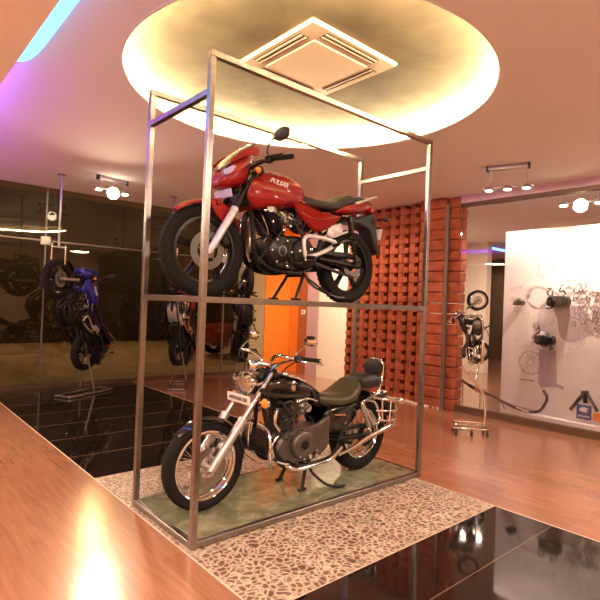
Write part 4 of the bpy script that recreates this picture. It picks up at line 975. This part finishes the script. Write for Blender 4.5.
scribble(.72,1.60,.14,.16,26,.003); scribble(.06,1.72,.16,.10,30); scribble(-.12,1.50,.18,.24,80,.007); scribble(-.28,1.30,.12,.2,50,.006); scribble(.45,1.15,.1,.12,26,.005); scribble(.30,1.97,.28,.07,16,.003); scribble(.60,.95,.22,.2,16,.003); scribble(.0,.95,.2,.15,10,.003)
for i in range(9): seg(d, [(.70-i*.022,.50-.004*(i % 3)),(.684-i*.022,.50)], .016)
d.build('printed_drawing', 'print_grey', wp)
# greyed shapes printed behind the mounted parts
b = MB(); b.prism(cat2([(.28,1.50),(-.02,1.52),(-.14,1.40),(-.17,1.22),(-.10,1.12),(.08,1.05),(.20,1.13),(.24,1.33)], 3), XP-.0012, XP+.001, .0003, ax='x'); b.prism([(.46,.93),(.24,.93),(.22,.50),(.13,.48),(.14,.42),(.20,.46),(.42,.42),(.46,.50)], XP-.0012, XP+.001, .0003, ax='x'); b.build('printed_shape', 'print_shade', wp)
def wall_engine(name, y, z, s, label, seed, cover='black_engine', grp=None):
    r_ = random.Random(seed); o = empty(name, (XP,y,z), 0, label, 'engine part', grp)
    b = MB(); b.prism(cat2([(-.95*s,-.5*s),(.8*s,-.55*s),(1.0*s,.1*s),(.7*s,.5*s),(-.2*s,.55*s),(-1.0*s,.45*s)], 3), -.16, -.03, .015, ax='x'); b.build('casing', cover, o)
    b = MB(); b.lathe((-.16,.3*s,-.05*s), (-1,0,0), [(0,.34*s),(.02,.33*s),(.03,.2*s),(.03,.001)], 24); b.lathe((-.16,-.45*s,0), (-1,0,0), [(0,.22*s),(.02,.2*s),(.02,.001)], 20); b.build('round_cover', 'black_metal', o)
    b = MB()
    for k in range(7): b.box((-.09,.1*s,.55*s+k*.075*s), (.10,.75*s,.03*s), Matrix.Rotation(.12, 3, 'X'), .002)
    b.build('fins', 'alloy' if seed % 2 else 'black_engine', o)
    b = MB()
    for k in range(7):
        p = [Vector((-.12+r_.uniform(-.03,.03), r_.uniform(-.9,.9)*s, r_.uniform(-.6,.9)*s))]
        for j in range(3): p.append(p[-1]+Vector((r_.uniform(-.02,.02), r_.uniform(-.5,.5)*s, r_.uniform(-.5,.5)*s)))
        b.tube(cat(p), .06*s+.002, 6)
    b.build('pipework', 'chrome_pipe', o)
    MB().box((-.015,0,0), (.03,.4*s,.3*s)).build('bracket', 'black_metal', o)
    return o
wall_engine('engine_block', .20, 1.57, .125, 'black engine block mounted highest on the white drawing wall', 3)
wall_engine('gearbox_unit', .35, 1.06, .110, 'dark engine unit on the drawing wall below the engine block', 5)
wall_engine('carburettor_unit', .71, 1.54, .055, 'smallest black engine part on the drawing wall near its left edge', 4)
# exhaust pipe along the wall foot
o = empty('exhaust_pipe', (XP-.09,.8,0), 0, 'long dark exhaust pipe curving up at its end along the drawing wall foot', 'exhaust')
XE = -.02
b = MB(); b.tube(cat([(XE,.80,.42),(XE,.62,.33),(XE,.45,.27),(XE,.24,.22),(XE,.0,.145),(XE,-.22,.10),(XE,-.40,.12),(XE,-.47,.20),(XE,-.51,.32),(XE,-.46,.41)], 6), [.018]*7+[.026]*8+[.020]*8+[.020]*32, 10); b.build('pipe', 'chrome_pipe', o)
b = MB(); b.tube([(XE-.0,.50,.285),(XE,.36,.25)], .040, 14); b.tube([(XE,-.12,.125),(XE,-.30,.105)], .030, 12); b.build('silencer_box', 'chrome', o)
b = MB(); b.tube([(.09,.1,.05),(XE,.1,.155)], .008, 6); b.tube([(.09,-.35,.05),(XE,-.35,.11)], .008, 6); b.tube([(XE,.42,.27),(XE,.42,.0)], .008, 6); b.tube([(XE,.7,.38),(XE,.7,.0)], .008, 6); b.build('support', 'steel', o)
# blue notice, fork legs and orange notice at the far right
o = empty('blue_sign', (XP,-.12,.20), 0, 'blue notice with a white emblem low on the drawing wall', 'sign')
MB().box((-.012,0,.0), (.012,.17,.18), None, .003).build('sign_board', 'sign_blue', o)
b = MB(); b.prism(cat2([(.05,.03),(.02,.06),(-.035,.055),(-.055,.03),(-.02,.035),(-.045,.005),(0,.0),(.045,.01)], 3), -.021, -.018, .0005, ax='x'); b.build('sign_emblem', 'letter_white', o)
b = MB(); 
for k in range(7): b.box((-.0195,.06-k*.020,-.055+(.004 if k % 3 else 0)), (.002,.013,.022))
b.build('sign_lettering', 'letter_white', o)
o = tag(MB().box((XP-.02,-.285,.165), (.012,.12,.10), None, .003).build('orange_sign', 'sign_orange'), 'small orange notice right of the blue notice', 'sign')
o = empty('fork_assembly', (XP-.05,-.12,.30), 0, 'pair of dark fork legs leaning in an inverted V over the blue notice', 'fork')
b = MB(); b.tube([(-.01,.14,-.09),(-.01,.03,.08),(-.01,-.01,.15)], [.022,.022,.014], 10); b.build('fork_leg', 'chrome_pipe', o)
b = MB(); b.tube([(-.01,-.04,.15),(-.01,-.12,.03),(-.01,-.17,-.06)], [.014,.018,.020], 10); b.build('fork_leg', 'chrome_pipe', o)
b = MB(); b.tube([(-.01,.02,.15),(-.01,-.06,.16)], .018, 8); b.tube([(-.01,-.02,.14),(-.01,-.03,.02)], .024, 8); b.tube([(-.01,0,.15),(.05,0,.15)], .01, 6); b.build('yoke', 'black_metal', o)
# cyan slot light far beyond the partition
tag(MB().box((10.4,3.83,2.985), (1.25,.10,.03), None, .004).build('blue_slot_light', 'led_blue_glow'), 'short blue ceiling slot light far beyond the glass partition', 'light')
for x, y in ((10.2,3.2),(10.9,3.6)): tag(MB().lathe((x,y,2.998), (0,0,-1), [(0,.09),(.015,.09),(.012,.06),(.012,.001)], 20).build('recessed_downlight', 'bulb_soft'), 'round white downlight in the far ceiling beyond the partition', 'light', 'far downlights')

# ------------------------------------------------------------------ night street beyond the glass wall
bd = empty('building', (4.4,13.5,0), 0, 'dark shopfront across the street beyond the glass wall', 'building')
MB().box((3,1,2.2), (24,2,4.4)).build('wall', 'dark_building', bd)
for x in (5.85, 6.55): MB().box((x,-.03,1.20), (.34,.05,.24)).build('lit_window', 'sign_light', bd)
MB().box((6.9,-.06,.62), (1.9,.10,.28), None, .02).build('shop_sign', 'red_paint', bd)
car = empty('car', (6.9,8.3,0), 0, 'dark red parked car outside beyond the glass wall', 'car')
b = MB(); b.loft([(-1.9,0,.62,.55,.12,.22,3),(-1.75,0,.62,.80,.20,.32,3.5),(-1.0,0,.64,.84,.26,.36,3.5),(.9,0,.64,.84,.27,.36,3.5),(1.7,0,.60,.80,.20,.30,3.5),(1.9,0,.58,.55,.10,.20,3)], 20); b.build('body', 'dark_red_paint', car)
b = MB(); b.loft([(-1.25,0,.90,.55,.04,.05,3.5),(-.75,0,1.05,.66,.28,.20,3.5),(.45,0,1.05,.66,.30,.20,3.5),(1.1,0,.90,.55,.04,.05,3.5)], 18); b.build('cabin', 'black_gloss', car)
for x in (-1.2, 1.2):
    for y in (-.78, .78): MB().lathe((x,y,.31), (0,1,0), [(-.09,.19),(-.09,.30),(.09,.30),(.09,.19)], 24, closed=True).build('wheel', 'rubber', car)

# ------------------------------------------------------------------ world, camera, view
w = bpy.data.worlds.new('World'); SC.world = w; w.use_nodes = True
w.node_tree.nodes['Background'].inputs[0].default_value = (.03,.022,.018,1); w.node_tree.nodes['Background'].inputs[1].default_value = .35
cam = bpy.data.cameras.new('camera'); co = bpy.data.objects.new('camera', cam); COL.objects.link(co); SC.camera = co
yaw, pitch, roll = .8527, .0094, .0392
f = Vector((cos(yaw)*cos(pitch), sin(yaw)*cos(pitch), sin(pitch))); r = f.cross(Vector((0,0,1))).normalized(); u = r.cross(f)
r2 = r*cos(roll)+u*sin(roll); u2 = -r*sin(roll)+u*cos(roll)
M = Matrix((r2, u2, -f)).transposed().to_4x4(); M.translation = Vector((-1.4639,-2.5123,1.3957)); co.matrix_world = M
cam.sensor_width = 36; cam.lens = 505.93/600*36; cam.clip_start = .05; cam.clip_end = 80
SC.view_settings.view_transform = 'Standard'; SC.view_settings.look = 'None'; SC.view_settings.gamma = 1; SC.view_settings.use_curve_mapping = False
SC.view_settings.exposure = 0.18
SC.cycles.max_bounces = 8; SC.cycles.transparent_max_bounces = 12; SC.cycles.use_denoising = True; SC.cycles.sample_clamp_indirect = 6
